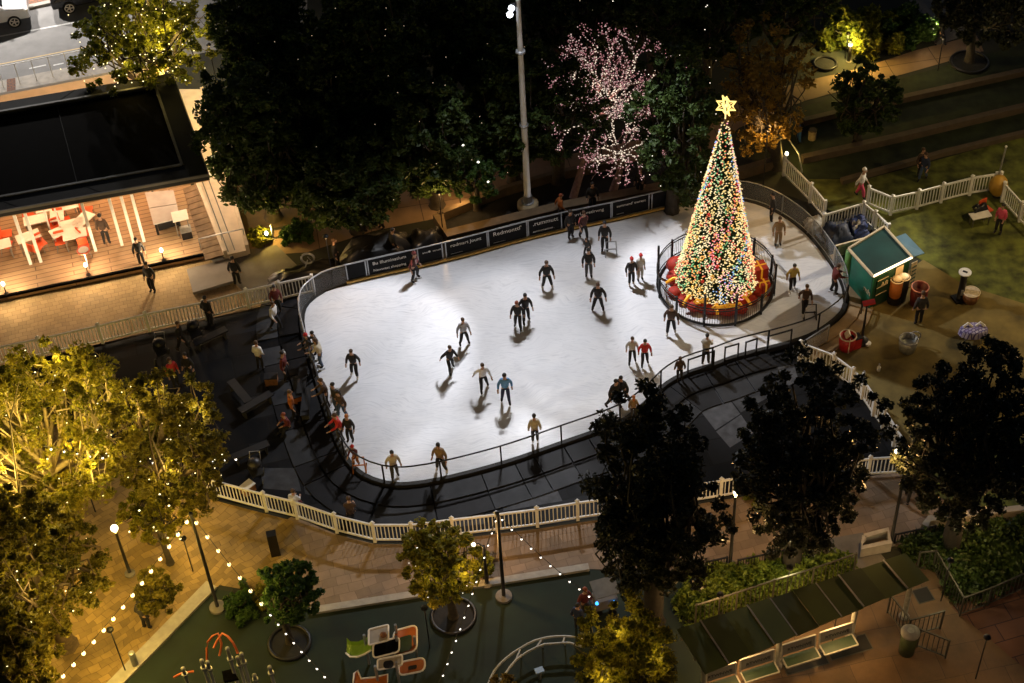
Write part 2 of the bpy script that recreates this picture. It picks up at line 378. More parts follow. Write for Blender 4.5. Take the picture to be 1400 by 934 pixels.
# direction: clockwise seen from above -> interior on the right
def ice_material():
    m, nt, b = _nodes('rink_ice'); N = nt.nodes; L = nt.links
    tc = N.new('ShaderNodeTexCoord')
    n1 = N.new('ShaderNodeTexNoise'); n1.inputs['Scale'].default_value = .16; n1.inputs['Detail'].default_value = 7; n1.inputs['Roughness'].default_value = .6
    L.new(tc.outputs['Object'], n1.inputs['Vector'])
    r1 = N.new('ShaderNodeValToRGB'); r1.color_ramp.elements[0].position = .33; r1.color_ramp.elements[0].color = (.56, .57, .60, 1)
    r1.color_ramp.elements[1].position = .62; r1.color_ramp.elements[1].color = (.74, .75, .79, 1); L.new(n1.outputs['Fac'], r1.inputs['Fac'])
    # skate scratches: stretched noise in two directions
    out = r1.outputs['Color']
    for k, (rot, sc) in enumerate(((.5, 2.6), (-.6, 1.7), (1.3, 3.2), (2.2, 2.0))):
        mp = N.new('ShaderNodeMapping'); mp.inputs['Rotation'].default_value = (0, 0, rot); mp.inputs['Scale'].default_value = (sc, sc * 9, 1)
        wz = N.new('ShaderNodeTexNoise'); wz.inputs['Scale'].default_value = .3; L.new(tc.outputs['Object'], wz.inputs['Vector'])
        vm = N.new('ShaderNodeVectorMath'); vm.operation = 'MULTIPLY_ADD'; vm.inputs[1].default_value = (3, 3, 3)
        L.new(wz.outputs['Color'], vm.inputs[0]); L.new(tc.outputs['Object'], vm.inputs[2]); L.new(vm.outputs[0], mp.inputs['Vector'])
        n2 = N.new('ShaderNodeTexNoise'); n2.inputs['Scale'].default_value = .8; n2.inputs['Detail'].default_value = 5; L.new(mp.outputs[0], n2.inputs['Vector'])
        r2 = N.new('ShaderNodeValToRGB'); e = r2.color_ramp.elements
        e[0].position = .36; e[0].color = (.80, .81, .83, 1); e[1].position = .43; e[1].color = (1, 1, 1, 1)
        L.new(n2.outputs['Fac'], r2.inputs['Fac'])
        mx = N.new('ShaderNodeMix'); mx.data_type = 'RGBA'; mx.blend_type = 'MULTIPLY'; mx.inputs['Factor'].default_value = .45
        L.new(out, mx.inputs['A']); L.new(r2.outputs['Color'], mx.inputs['B']); out = mx.outputs['Result']
    L.new(out, b.inputs['Base Color'])
    n3 = N.new('ShaderNodeTexNoise'); n3.inputs['Scale'].default_value = 1.2; n3.inputs['Detail'].default_value = 6; L.new(tc.outputs['Object'], n3.inputs['Vector'])
    mr = N.new('ShaderNodeMapRange'); mr.inputs['To Min'].default_value = .32; mr.inputs['To Max'].default_value = .62
    L.new(n3.outputs['Fac'], mr.inputs['Value']); L.new(mr.outputs['Result'], b.inputs['Roughness'])
    bp = N.new('ShaderNodeBump'); bp.inputs['Strength'].default_value = .12; bp.inputs['Distance'].default_value = .01
    L.new(n3.outputs['Fac'], bp.inputs['Height']); L.new(bp.outputs['Normal'], b.inputs['Normal'])
    return m
m_ice = ice_material()
struct('ice_sheet', MB().prism(ice, .0, IZ), m_ice)
# raised mat-covered platform strips round the ice
def ring_band(name, loop, d0, d1, z0, z1, m, i0=0, i1=None):
    a = offset(loop, d0); b = offset(loop, d1); n = len(loop); mb = MB(); rng = range(n) if i1 is None else range(i0, i1)
    for i in rng:
        j = (i + 1) % n
        q = [a[i], a[j], b[j], b[i]]
        mb.add([(p.x, p.y, z1) for p in q] + [(p.x, p.y, z0) for p in q], [(0, 1, 2, 3), (0, 4, 5, 1), (3, 2, 6, 7), (1, 5, 6, 2), (0, 3, 7, 4)])
    return mb
m_plat = mat('platform_matting', (.008, .008, .010), .6, .5, 1.2, bump=.2, spec=.2)
m_plat2 = mat('worn_platform_matting', (.026, .028, .033), .6, .35, 1.5, bump=.2, spec=.2)
m_gap = mat('platform_gap', (.004, .004, .004), .7, .2)
struct('platform_edge', ring_band('p', ice, 0, -.22, 0, IZ + .03, m_gap), m_gap)
m_step = mat('curved_step_timber', (.34, .24, .13), .8, .2, 2, bump=.1)
for z_, d0, d1 in ((.12, -.26, -.75), (.06, -.78, -1.25)):
    ks_ = sorted(k for k in range(len(ice)) if PX(ice[k])[0] > 1085 and PX(ice[k])[1] > 345)
    struct('curved_step', ring_band('p', ice, d0, d1, 0, z_, m_step, ks_[0], ks_[-1]), m_step)
# tiles of the walk-round platform
def px_of(i): return PX(ice[i])
n_ice = len(ice)
a1, b1, b2 = offset(ice, -.26), offset(ice, -1.15), offset(ice, -2.1)
t1, t2 = MB(), MB()
rnd = random.Random(3); i = 0
while i < n_ice:
    x, y = px_of(i)
    L_ = rnd.choice((2, 3, 3, 4))
    for (A, B, z) in ((a1, b1, .10), (b1, b2, .05)):
        if (y > 470 or x < 470) and x < 1100:
            mb = t2 if rnd.random() < .45 else t1
            j0, j1 = i, min(i + L_, n_ice - 1)
            for k in range(j0, j1):
                sh = lambda p, q, u: p + (q - p) * u
                q = [sh(A[k], B[k], .03), sh(A[k + 1], B[k + 1], .03), sh(A[k + 1], B[k + 1], .96), sh(A[k], B[k], .96)]
                if k == j1 - 1: q[1] = q[1] + (q[0] - q[1]) * .1; q[2] = q[2] + (q[3] - q[2]) * .1
                mb.add([(p.x, p.y, z) for p in q] + [(p.x, p.y, 0) for p in q], [(0, 1, 2, 3), (0, 4, 5, 1), (3, 2, 6, 7), (1, 5, 6, 2), (0, 3, 7, 4)])
    i += L_
struct('platform_walkway', t1, m_plat); struct('platform_walkway_worn', t2, m_plat2)

# ---- barrier round the ice
m_blk = mat('black_metal', (.012, .012, .014), .45, .2, 8, metal=.3)
m_steel = mat('grey_steel', (.35, .36, .38), .4, .15, 8, metal=.6)
m_white = mat('white_vinyl', (.78, .78, .76), .5, .08, 6)
m_board = mat('yellow_kick_strip', (.62, .40, .10), .6, .15, 5)
def sheer(name, c, a, rough=.2):
    m, nt, b = _nodes(name); N = nt.nodes; L = nt.links
    b.inputs['Base Color'].default_value = (*c, 1); b.inputs['Roughness'].default_value = rough
    t = N.new('ShaderNodeBsdfTransparent'); mx = N.new('ShaderNodeMixShader'); mx.inputs['Fac'].default_value = a
    tc = N.new('ShaderNodeTexCoord'); nz = N.new('ShaderNodeTexNoise'); nz.inputs['Scale'].default_value = 2; L.new(tc.outputs['Object'], nz.inputs['Vector'])
    mr = N.new('ShaderNodeMapRange'); mr.inputs['To Min'].default_value = a * .7; mr.inputs['To Max'].default_value = min(1, a * 1.3)
    L.new(nz.outputs['Fac'], mr.inputs['Value']); L.new(mr.outputs['Result'], mx.inputs['Fac'])
    L.new(t.outputs[0], mx.inputs[1]); L.new(b.outputs[0], mx.inputs[2]); L.new(mx.outputs[0], N['Material Output'].inputs['Surface'])
    MATS[name] = m; return m
m_acr = sheer('clear_acrylic', (.35, .37, .4), .10); m_mesh = sheer('grey_mesh_cloth', (.42, .44, .46), .28, .6); m_mesh2 = sheer('dim_mesh_cloth', (.22, .225, .23), .35, .6)
bar = offset(ice, -.12)
def nearest(px, py):
    t = G(px, py, IZ); return min(range(n_ice), key=lambda k: (ice[k] - t).length)
def seg(i0, i1):
    out = []; k = i0
    while k != i1: out.append(k); k = (k + 1) % n_ice
    return out + [i1]
iA, iB, iC, iD, iE = nearest(475, 390), nearest(945, 280), nearest(1150, 415), nearest(1000, 487), nearest(430, 495)
BH = 1.06
root = thing('rink_barrier', 'dark railing with clear boards running all round the ice rink', 'barrier', tuple(G(640, 644)))
def rail_part(ids, z, r, m, name='top_rail'):
    part(name, MB().tube([(bar[k].x, bar[k].y, IZ + z) for k in ids], r, 6), m, root, True)
def wallpart(name, ids, z0, z1, m, off=0, th=None):
    mb = MB(); 
    for a, b in zip(ids[:-1], ids[1:]):
        A, B = bar[a], bar[b]
        mb.add([(A.x, A.y, IZ + z0), (B.x, B.y, IZ + z0), (B.x, B.y, IZ + z1), (A.x, A.y, IZ + z1)], [(0, 1, 2, 3)])
    part(name, mb, m, root)
def posts(ids, sp, m, w=.06, h=BH):
    acc = sp
    for a, b in zip(ids[:-1], ids[1:]):
        if acc >= sp:
            acc = 0; p = bar[a]; part('post', MB().box((p.x, p.y, IZ + h / 2 - .06), (w, w, h + .1)), m, root)
        acc += (bar[b] - bar[a]).length
left = seg(iE, iA); far = seg(iA, iB); right = seg(iB, iC); front = seg(iC, iE)
rail_part(left, BH, .035, m_steel); rail_part(far, BH, .03, m_steel); rail_part(right, BH, .025, m_steel); rail_part(right, .1, .02, m_steel, 'bottom_rail'); rail_part(front, BH, .035, m_blk)
posts(left, 1.9, m_steel); posts(front, 2.1, m_blk, .065); posts(right, 2.0, m_steel, .045)
wallpart('mesh_panel', left, .05, BH - .05, m_mesh2); wallpart('clear_board', front, .05, BH - .06, m_acr); wallpart('mesh_panel', right, .08, BH - .06, m_mesh)
part('kick_strip', ring_band('k', ice, -.02, -.10, IZ, IZ + .13, m_board, iA, iB), m_board, root)
kb = ring_band('k', ice, -.03, -.2, IZ, IZ + .08, m_gap, iC, iE) if iC < iE else ring_band('k', ice, -.03, -.2, IZ, IZ + .08, m_gap, iC, n_ice)
part('kick_board', kb, m_gap, root)
# iron railing sections of the access platform by the rink gate
rg = thing('gate_railing', 'black square-tube gate railing at the rink entrance near the picket fence', 'railing', tuple(G(1040, 480)))
for (x0, y0), (x1, y1) in (((940, 509), (975, 497)), ((990, 492), (1008, 487)), ((1018, 485), (1033, 480)), ((1048, 477), (1080, 468))):
    A, B = G(x0, y0 + 8), G(x1, y1 + 8)
    for z in (.3, 1.05): part('rail', MB().bar((A.x, A.y, z), (B.x, B.y, z), .05, .05), m_blk, rg)
    for p in (A, B): part('post', MB().bar((p.x, p.y, 0), (p.x, p.y, 1.08), .06, .06), m_blk, rg)

# ---- advertising banners along the far side
m_ban = mat('black_banner', (.007, .0075, .009), .85, .2, 3, spec=.2)
m_let = mat('white_print', (.85, .85, .85), .6, .03)
ban_px = [(477, 503, 'black blank banner panel, leftmost on the far side of the rink', []),
          (506, 570, 'black banner with two dense rows of white print, beside the plaid skater', [('Bu Illuminatium', .3), ('Newwest&quot shopping', .17)]),
          (574, 607, 'short black banner with small white words just right of the plaid skater', [('amu●  venum', .22)]),
          (612, 668, 'black banner reading two white words with a thin line, third-width from left', [('rodmart Jount', .36), ('________', .12)]),
          (670, 722, 'black banner with one long white word above a white underline', [('Redmonttl\'', .36), ('__________', .1)]),
          (724, 769, 'black banner with a short white word and two lines of fine print', [('.rummutt', .3), ('communicationst .', .12)]),
          (779, 836, 'black banner with large white script behind the group in plaid', [('nrrU  retlrwng', .36)]),
          (838, 888, 'black banner with slanted white words nearest the Christmas tree', [('summand\' owrest', .32), ('______', .1)]),
          (892, 919, 'plain black banner between the lettered banner and the Christmas tree', []),
          (921, 940, 'narrow black banner with a small white mark next to the Christmas tree', [('A  B', .25)])]
for x0, x1, lab, txt in ban_px:
    def yat(x):
        for (xa, ya), (xb, yb) in zip(ice_px[4:], ice_px[5:]):
            if xa <= x <= xb: return ya + (yb - ya) * (x - xa) / (xb - xa)
        return 390
    A = G(x0, yat(x0) - 1, IZ); B = G(x1, yat(x1) - 1, IZ)
    d = (B - A).normalized(); nrm = Vector((d.y, -d.x, 0))   # toward the ice
    o = .18
    A2, B2 = A - nrm * .10, B - nrm * .10
    t = thing('banner', lab, 'banner', tuple(A2))
    mb = MB().bar((A2.x, A2.y, IZ + .57), (B2.x, B2.y, IZ + .57), .03, .86)
    part('panel', mb, m_ban, t)
    fr = MB()
    for z in (.13, 1.03): fr.bar((A2.x, A2.y, IZ + z), (B2.x, B2.y, IZ + z), .05, .035)
    for p in (A2, B2): fr.bar((p.x, p.y, IZ + .1), (p.x, p.y, IZ + 1.05), .05, .05)
    part('frame', fr, m_steel, t)
    W = (B2 - A2).length; zz = .68
    for s, size in txt:
        s = s.replace('&quot', ''); wid = len(s) * size * .55
        sz = size * min(1, (W - .3) / wid)
        o0 = A2 + d * (.2) + nrm * .025; letter(s, sz * 1.1, m_let, t, (o0.x, o0.y, IZ + zz - (.0 if size > .2 else .08)), d, (0, 0, 1)); zz -= .3

# ================================================================== WHITE PICKET FENCES
def picket(pts, label, h=1.05, m=m_white, pm=None, sp=.14, group='white picket fences', name='picket_fence', solid=False, maxp=2.6):
    P_ = [G(x, y) for x, y in pts]; t = thing(name, label, 'fence', tuple(P_[0]), group)
    for i, (A, B) in enumerate(zip(P_[:-1], P_[1:])):
        Lx = (B - A).length; k = max(1, int(round(Lx / maxp)))
        for q in range(k):
            a = A.lerp(B, q / k); b = A.lerp(B, (q + 1) / k); d = (b - a); l = d.length; mb = MB()
            mb.bar((a.x, a.y, h - .06), (b.x, b.y, h - .06), .06, .09); mb.bar((a.x, a.y, .15), (b.x, b.y, .15), .05, .08)
            n = int(l / sp)
            for j in range(1, n):
                p = a + d * (j / n); mb.bar((p.x, p.y, .15), (p.x, p.y, h - .08), .035, .035)
            part('panel', mb, m, t)
            po = MB().box((a.x, a.y, h / 2 + .03), (.12, .12, h + .06)); po.lathe((a.x, a.y, h + .06), [(.1, 0), (.1, .03), (.02, .08)], 4)
            part('post', po, m, t)
    p = P_[-1]; part('post', MB().box((p.x, p.y, h / 2 + .03), (.12, .12, h + .06)), m, t)
    return t
picket([(-60, 512), (60, 487), (141, 469), (205, 453), (283, 437), (341, 421), (385, 411), (430, 401)], 'white picket fence between the paved plaza and the dark matting, upper left')
picket([(240, 664), (285, 677), (365, 699), (407, 709), (461, 728), (513, 741), (565, 741), (620, 734), (680, 727), (735, 720), (790, 711), (845, 703), (900, 694), (940, 688), (985, 681), (1028, 673), (1090, 664), (1150, 656), (1186, 651), (1235, 648)], 'long bent white picket fence along the near side of the rink yard')
picket([(1092, 493), (1137, 510), (1163, 530), (1178, 545), (1193, 568), (1206, 585), (1221, 610), (1240, 640)], 'curving white picket fence running diagonally beside the sandy yard')
picket([(1185, 281), (1217, 294), (1253, 286), (1286, 277), (1325, 267), (1358, 262)], 'white picket fence bending across the bright green lawn')
picket([(1364, 262), (1369, 276), (1393, 303), (1425, 335)], 'white picket fence at the right edge running down the lawn')
picket([(1071, 240), (1107, 277), (1126, 300)], 'short white picket fence going down from the stone wall to the enclosure')
picket([(1124, 318), (1178, 302), (1194, 315), (1212, 332)], 'short white picket fence penning in the navy tarpaulins behind the kiosk')
pan = thing('barrier_panel', 'grey mesh barrier panel at the end of the diagonal picket fence', 'barrier', tuple(G(1095, 490)))
A, B = G(1097, 490), G(1131, 468)
part('mesh', MB().bar((A.x, A.y, .55), (B.x, B.y, .55), .02, .9), m_mesh, pan)
part('frame', MB().bar((A.x, A.y, 1.0), (B.x, B.y, 1.0), .04, .04).bar((A.x, A.y, 0), (A.x, A.y, 1.0), .04, .04).bar((B.x, B.y, 0), (B.x, B.y, 1.0), .04, .04), m_steel, pan)

# ================================================================== CHRISTMAS TREE
TC = G(978, 391, IZ)
rr_ = thing('tree_railing', 'round black iron railing circling the decorated Christmas tree', 'railing', tuple(TC))
RR = 80 / SC(TC)
ring = [(TC.x + RR * math.cos(k * 2 * math.pi / 64), TC.y + RR * math.sin(k * 2 * math.pi / 64)) for k in range(64)]
for z, nm in ((1.02, 'top_rail'), (.88, 'top_rail'), (.12, 'bottom_rail')):
    part(nm, MB().tube([(x, y, IZ + z) for x, y in ring], .028, 5, closed=True), m_blk, rr_, True)
bb = MB()
for k in range(150):
    a = k * 2 * math.pi / 150; bb.bar((TC.x + RR * math.cos(a), TC.y + RR * math.sin(a), IZ + .1), (TC.x + RR * math.cos(a), TC.y + RR * math.sin(a), IZ + .9), .014, .014)
part('balusters', bb, m_blk, rr_)
for k in range(12):
    a = k * math.pi / 6 + .2; h = 1.75 if k in (2, 5, 8, 9, 11) else 1.1
    part('post', MB().box((TC.x + RR * math.cos(a), TC.y + RR * math.sin(a), IZ + h / 2), (.09, .09, h)), m_blk, rr_)
struct('tree_pit_rim', MB().tube([(TC.x + (RR - .08) * math.cos(k * math.pi / 32), TC.y + (RR - .08) * math.sin(k * math.pi / 32), IZ + .03) for k in range(64)], .07, 4, closed=True), m_gap)
xt = thing('christmas_tree', 'tall cone Christmas tree covered in coloured lights with a glowing star', 'christmas tree', tuple(TC))
TOPZ = None
for zz in range(60, 140):
    if PX((TC.x, TC.y, zz / 10))[1] < 165: TOPZ = zz / 10; break
TOPZ = TOPZ or 10.0
Rb = 51 / SC(TC); Z0 = IZ + .55
def cone_r(z): return Rb * (1 - (z - Z0) / (TOPZ - Z0)) * 1.0 + .06
rs = np.random.RandomState(5)
part('trunk', MB().tube([(TC.x, TC.y, IZ), (TC.x, TC.y, TOPZ)], [.22, .05], 8), mat('tree_bark', (.08, .055, .035), .9, .3, 8, bump=.5), xt)
# ================================================================== FOLIAGE
def leaf_cards(name, P_, size, m, parent, rs, up=.3, aspect=.55):
    n = len(P_)
    u = rs.normal(size=(n, 3)); u[:, 2] *= .6; u /= np.linalg.norm(u, axis=1)[:, None]
    w = rs.normal(size=(n, 3)); w[:, 2] += up; w -= (w * u).sum(1)[:, None] * u; w /= np.linalg.norm(w, axis=1)[:, None] + 1e-9
    s = (size * rs.uniform(.6, 1.3, n))[:, None]
    P0 = P_ - np.array(root_loc(parent))[None, :]
    V = np.empty((n, 4, 3), dtype=np.float32)
    V[:, 0] = P0 - u * s * .5; V[:, 1] = P0 + w * s * aspect * .5 + u * s * .05; V[:, 2] = P0 + u * s * .5; V[:, 3] = P0 - w * s * aspect * .5 + u * s * .05
    me = bpy.data.meshes.new(name); me.vertices.add(4 * n); me.vertices.foreach_set('co', V.ravel())
    me.loops.add(4 * n); me.loops.foreach_set('vertex_index', np.arange(4 * n, dtype=np.int32))
    me.polygons.add(n); me.polygons.foreach_set('loop_start', np.arange(0, 4 * n, 4, dtype=np.int32)); 
    me.update(calc_edges=True); me.materials.append(m)
    o = bpy.data.objects.new(name, me); return link(o, parent)
def unit(rs, n):
    u = rs.normal(size=(n, 3)); return u / np.linalg.norm(u, axis=1)[:, None]
m_bark = MATS['tree_bark']
m_dbark = mat('dark_bark', (.035, .028, .02), .9, .3, 8, bump=.5)

def bulbs_mesh(name, pts, r, m, parent):
    mb = MB()
    for p in pts: mb.octa(p, r)
    o = part(name, mb, m, parent); o['kind'] = 'stuff'
    return o

def tree(label, bbox, zc, lm, name='tree', base=None, tips=110, per=130, leaf=.2, seed=1, group=None, bark=None, cluster=.13, conic=0., bare=False, lights=None, cat='tree', spread=1.0, trunk_r=None, shell=2.4, zmin=.8, inner=None, hole=None, limb=1.0):
    tips = int(tips * 1.9); per = int(per / 1.85); cluster *= .78
    rs = np.random.RandomState(seed); x0, y0, x1, y1 = bbox
    C = G((x0 + x1) / 2, (y0 + y1) / 2, zc); s = SC(C)
    r = (x1 - x0) / 2 / s; hh = (y1 - y0) / 2 / s
    q = hh * hh - (r * .7) ** 2
    rz = math.sqrt(q) / .72 if q > .3 else .6 * r
    rz = min(rz, zc - zmin)
    ry = r if q > .3 else r * .9
    B = G(*base) if base else Vector((C.x, C.y, 0))
    t = thing(name, label, cat, (B.x, B.y, 0), group)
    # crown points with a lumpy outline
    kd = unit(rs, 14); kw = rs.uniform(-.22, .3, 14)
    d = unit(rs, tips); lump = 1 + (np.maximum(0, d @ kd.T) ** 6 * kw[None, :]).sum(1)
    rad = rs.uniform(0, 1, tips) ** (1 / shell)
    T = d * (rad * lump)[:, None] * np.array([r, ry, rz]) * .93
    if conic:
        hz = (T[:, 2] / rz + 1) / 2; k = 1 - conic * np.clip(hz, 0, 1); T[:, 0] *= k; T[:, 1] *= k
    if hole:
        hd_ = np.sqrt(((T / np.array([r, ry, rz]) - np.array(hole[:3])) ** 2).sum(1)); T = T[hd_ > hole[3]]; tips = len(T)
    T = T + np.array([C.x, C.y, zc]); T[:, 2] = np.maximum(T[:, 2], zmin)
    tr = trunk_r or max(.09, .055 * (r + rz)); top = Vector((C.x, C.y, zc + rz * (.55 if not hole else -.1)))
    mid = Vector((B.x, B.y, 0)).lerp(top, .45) + Vector((rs.normal() * .12, rs.normal() * .12, 0))
    part('trunk', MB().tube([(B.x, B.y, -.01), (B.x, B.y, .25), mid, top], [tr * 1.35, tr, tr * .7, tr * .15], 8), bark or m_dbark, t, True)
    br = MB(); nl = 16 if hole else 10; limbs = []
    tipidx = rs.permutation(tips)
    groups = [tipidx[k::nl] for k in range(nl)]
    # group tips by azimuth for natural limbs
    az = np.argsort(np.arctan2(T[:, 1] - C.y, T[:, 0] - C.x)); groups = np.array_split(az, nl)
    pathpts = []; wires = []
    for gidx in groups:
        cen = T[gidx].mean(0); f = rs.uniform(.25, .85)
        st = Vector((B.x, B.y, 0)).lerp(top, min(.9, max(.3, (cen[2] / (zc + rz)) * f + .1)))
        c1 = st.lerp(Vector(cen), .5) + Vector((0, 0, -.15 * r)); e = Vector(cen)
        br.tube([st, c1, e], [tr * .45 * limb, tr * .3 * limb, tr * .18 * limb], 5, cap=False)
        wires.append([st, c1, e])
        pathpts += [c1.lerp(e, k / 5) for k in range(6)] + [st.lerp(c1, k / 4) for k in range(4)]
        for k in gidx[:(14 if hole else 11)]:
            tp = Vector(T[k]); md = e.lerp(tp, .5) + Vector(rs.normal(size=3) * .12 * r)
            br.tube([e if rs.rand() < .6 else c1, md, tp], [tr * .17 * limb, tr * .1 * limb, tr * .04 * limb], 4, cap=False)
            wires.append([e, md, tp])
            pathpts += [e.lerp(md, .5), md, md.lerp(tp, .5), tp]
    part('branches', br, bark or m_dbark, t, True)
    n = tips * per
    which = rs.randint(0, tips, n); cs = cluster * (r + rz) / 2 * rs.uniform(.6, 1.4, tips)[which]
    P_ = T[which] + unit(rs, n) * (rs.uniform(0, 1, n) ** (1 / 2.0) * cs)[:, None] * np.array([1, 1, .8])
    P_ = P_[P_[:, 2] > .15]
    leaf_cards('crown', P_, leaf, lm, t, rs)
    if lights:
        for (cnt, rb, m_, mode) in lights:
            if mode == 'tips': pts = T[rs.randint(0, tips, cnt)] + rs.normal(size=(cnt, 3)) * cluster * r * .9
            elif mode in ('wrap', 'core', 'outer'):
                pts = []; cen3 = Vector((C.x, C.y, zc))
                for wv in wires:
                    if rs.rand() > .85: continue
                    for A0, B0 in zip(wv[:-1], wv[1:]):
                        m_n = int((B0 - A0).length / cnt)
                        for q_ in range(m_n):
                            p_ = A0.lerp(B0, q_ / m_n); dd_ = (p_ - cen3); far_ = math.sqrt((dd_.x / r) ** 2 + (dd_.y / ry) ** 2 + (dd_.z / rz) ** 2)
                            if mode == 'core' and far_ > .6 + rs.normal() * .08: continue
                            if mode == 'outer' and far_ < .42 + rs.normal() * .1: continue
                            pts.append([p_.x + rs.normal() * .03, p_.y + rs.normal() * .03, p_.z + rs.normal() * .03 + .03])
                pts = np.array(pts) if pts else np.zeros((1, 3))
            elif mode == 'shell':
                dd = unit(rs, cnt); pts = np.array([C.x, C.y, zc]) + dd * np.array([r, ry, rz]) * rs.uniform(.85, 1.02, cnt)[:, None]
            else:
                pp = [pathpts[rs.randint(len(pathpts))] for _ in range(cnt)]; pts = np.array([list(p) for p in pp]) + rs.normal(size=(cnt, 3)) * (.10 if mode == 'branch' else .35)
            pts = pts[pts[:, 2] > .3]
            bulbs_mesh('fairy_lights', pts, rb, m_, t)
    for (fx, fy, fz, pw_) in (inner or []):
        lamp('added_crown_glow', (C.x + fx * r, C.y + fy * ry, zc + fz * rz), pw_ * 1.15, (1, .70, .18), r=.35, parent=t)  # point lamps added inside the crown to brighten its leaves
    return t, C, r, rz, pathpts

# needles of the Christmas tree
N_ = 26000
zz = Z0 - .25 + (TOPZ - Z0 + .1) * (1 - np.sqrt(rs.uniform(0, 1, N_))); th = rs.uniform(0, 2 * math.pi, N_)
rr = np.maximum(.05, Rb * (1 - (zz - Z0) / (TOPZ - Z0))) * (1 - .28 * rs.uniform(0, 1, N_) ** 1.5) * (1 + .05 * np.sin(zz * 9))
m_needle = leafmat('fir_needles', (.01, .03, .01), (.03, .07, .02), 2, tr=.15)
leaf_cards('foliage', np.stack([TC.x + rr * np.cos(th), TC.y + rr * np.sin(th), zz], 1), .16, m_needle, xt, rs)
bulb = dict(y=emis('warm_yellow_bulb', (1, .75, .30), 1.0), w=emis('cream_bulb', (1, .84, .50), 1.0), r=emis('red_bulb', (1, .24, .15), .85), g=emis('green_bulb', (.25, .62, .28), .7), b=emis('blue_bulb', (.3, .5, .9), .9), p=emis('pink_bulb', (1, .4, .5), 1.1), o=emis('orange_bulb', (1, .5, .12), 1.2))
seqs = 'ywrwygywoywpwyrwbyygwyrwywg'
ns = 52
for k in range(ns):
    c = seqs[k % len(seqs)]; pts = []; ph = 2 * math.pi * k / ns; nb = 118
    for j in range(nb):
        u = 1 - math.sqrt((j + rs.rand()) / nb); z = Z0 - .1 + (TOPZ - Z0) * u
        a = ph + 1.3 * u + .6 * math.sin(u * 9 + k * 1.7) + rs.normal() * .11
        q = cone_r(z) * (1.0 + rs.normal() * .025) + .03
        pts.append((TC.x + q * math.cos(a), TC.y + q * math.sin(a), z))
    bulbs_mesh('light_string', pts, .038 if c in 'yw' else .041, bulb[c], xt)
m_gb = mat('gold_bauble', (.8, .5, .12), .25, .1, metal=.8, emit=(1, .6, .15), es=.25); m_rb = mat('red_bauble', (.6, .03, .03), .25, .1, metal=.3, emit=(1, .1, .05), es=.15)  # slight emission puts a glow into the bauble colour
for k in range(98):
    u = 1 - math.sqrt(rs.rand()); z = Z0 + (TOPZ - Z0) * u * .97; a = rs.rand() * 6.283; q = cone_r(z)
    part('bauble', MB().ball((TC.x + q * math.cos(a), TC.y + q * math.sin(a), z), .085, 6, 4), m_gb if k % 2 else m_rb, xt, True)
# the star: outlined six-point star of light tubes facing the rink
m_star = emis('star_tube', (1, .74, .22), 1.7); m_starc = emis('star_glow', (1, .8, .36), 1.2)
SCZ = TOPZ + .62
def starpts(R1, R2, n=6):
    out = []
    for k in range(2 * n):
        a = math.pi / 2 + k * math.pi / n; q = R1 if k % 2 == 0 else R2
        out.append(Vector((q * math.cos(a), -q * math.sin(a) * .0, q * math.sin(a))))
    return out
st = MB()
o3 = Vector((TC.x, TC.y, SCZ))
for rot in (-.15, .25 + math.pi / 2):
    mr = Matrix.Rotation(rot, 3, 'Z')
    st.tube([o3 + mr @ p for p in starpts(.42, .235)], .035, 5, closed=True)
part('star', st, m_star, xt)
st2 = MB()
mr = Matrix.Rotation(-.15, 3, 'Z'); sp_ = starpts(.36, .2)
for k in range(12): st2.tube([o3, o3 + mr @ (sp_[k] * .9)], .012, 4)
st2.tube([(TC.x, TC.y, TOPZ - .3), (TC.x, TC.y, SCZ - .3)], .03, 5)
part('star_stem', st2, m_starc, xt)
lamp('tree_glow', (TC.x, TC.y - Rb * .9, 3.2), 55, (1, .66, .3), r=1.2, parent=xt)
lamp('tree_glow', (TC.x + Rb * .8, TC.y + Rb * .3, 2.6), 40, (1, .66, .3), r=1.2, parent=xt)
lamp('star_light', tuple(o3 + Vector((0, -.3, 0))), 25, YEL, r=.3, parent=xt)
# red cushion ring, ribbons and golden bows at the foot
m_red = mat('red_velvet', (.36, .02, .008), .7, .3, 5, bump=.4, emit=(.6, .05, .01), es=.03); m_gold = mat('gold_ribbon', (.75, .36, .03), .4, .15, 6, metal=.4, emit=(1, .45, .03), es=.22)  # velvet and ribbon glow faintly by themselves, light put into the material
sk = MB(); gd = MB()
for k in range(17):
    a = k * 2 * math.pi / 17; q = Rb + .22
    p = (TC.x + q * math.cos(a), TC.y + q * math.sin(a), IZ + .25)
    if k not in (3, 4, 5): sk.ball(Vector(p) + Vector((rs.normal() * .06, rs.normal() * .06, rs.normal() * .05)), rs.uniform(.2, .34), 8, 6, (1.15, 1, .75)); 
    if k % 2: continue
    gd = MB(); gd.tube([(TC.x + (q - .35) * math.cos(a + .15), TC.y + (q - .35) * math.sin(a + .15), IZ + .55), (TC.x + q * math.cos(a + .17), TC.y + q * math.sin(a + .17), IZ + .58), (TC.x + (q + .3) * math.cos(a + .18), TC.y + (q + .3) * math.sin(a + .18), IZ + .35)], .07, 5); part('gold_ribbon', gd, m_gold, xt, True)
sk.lathe((TC.x, TC.y, IZ), [(Rb + .22, 0), (Rb + .18, .22), (Rb - .1, .42), (.3, .5)], 28)
skirt = part('skirt', sk, m_red, xt, True)
pb_ = MB()
for px, py, rr1 in ((926, 362, .42), (932, 372, .36), (922, 378, .3), (938, 388, .3)):
    pb_.ball(G(px, py, IZ + .35), rr1, 10, 7, (1.2, 1, .85))
part('draped_cloth', pb_, m_red, xt, True)
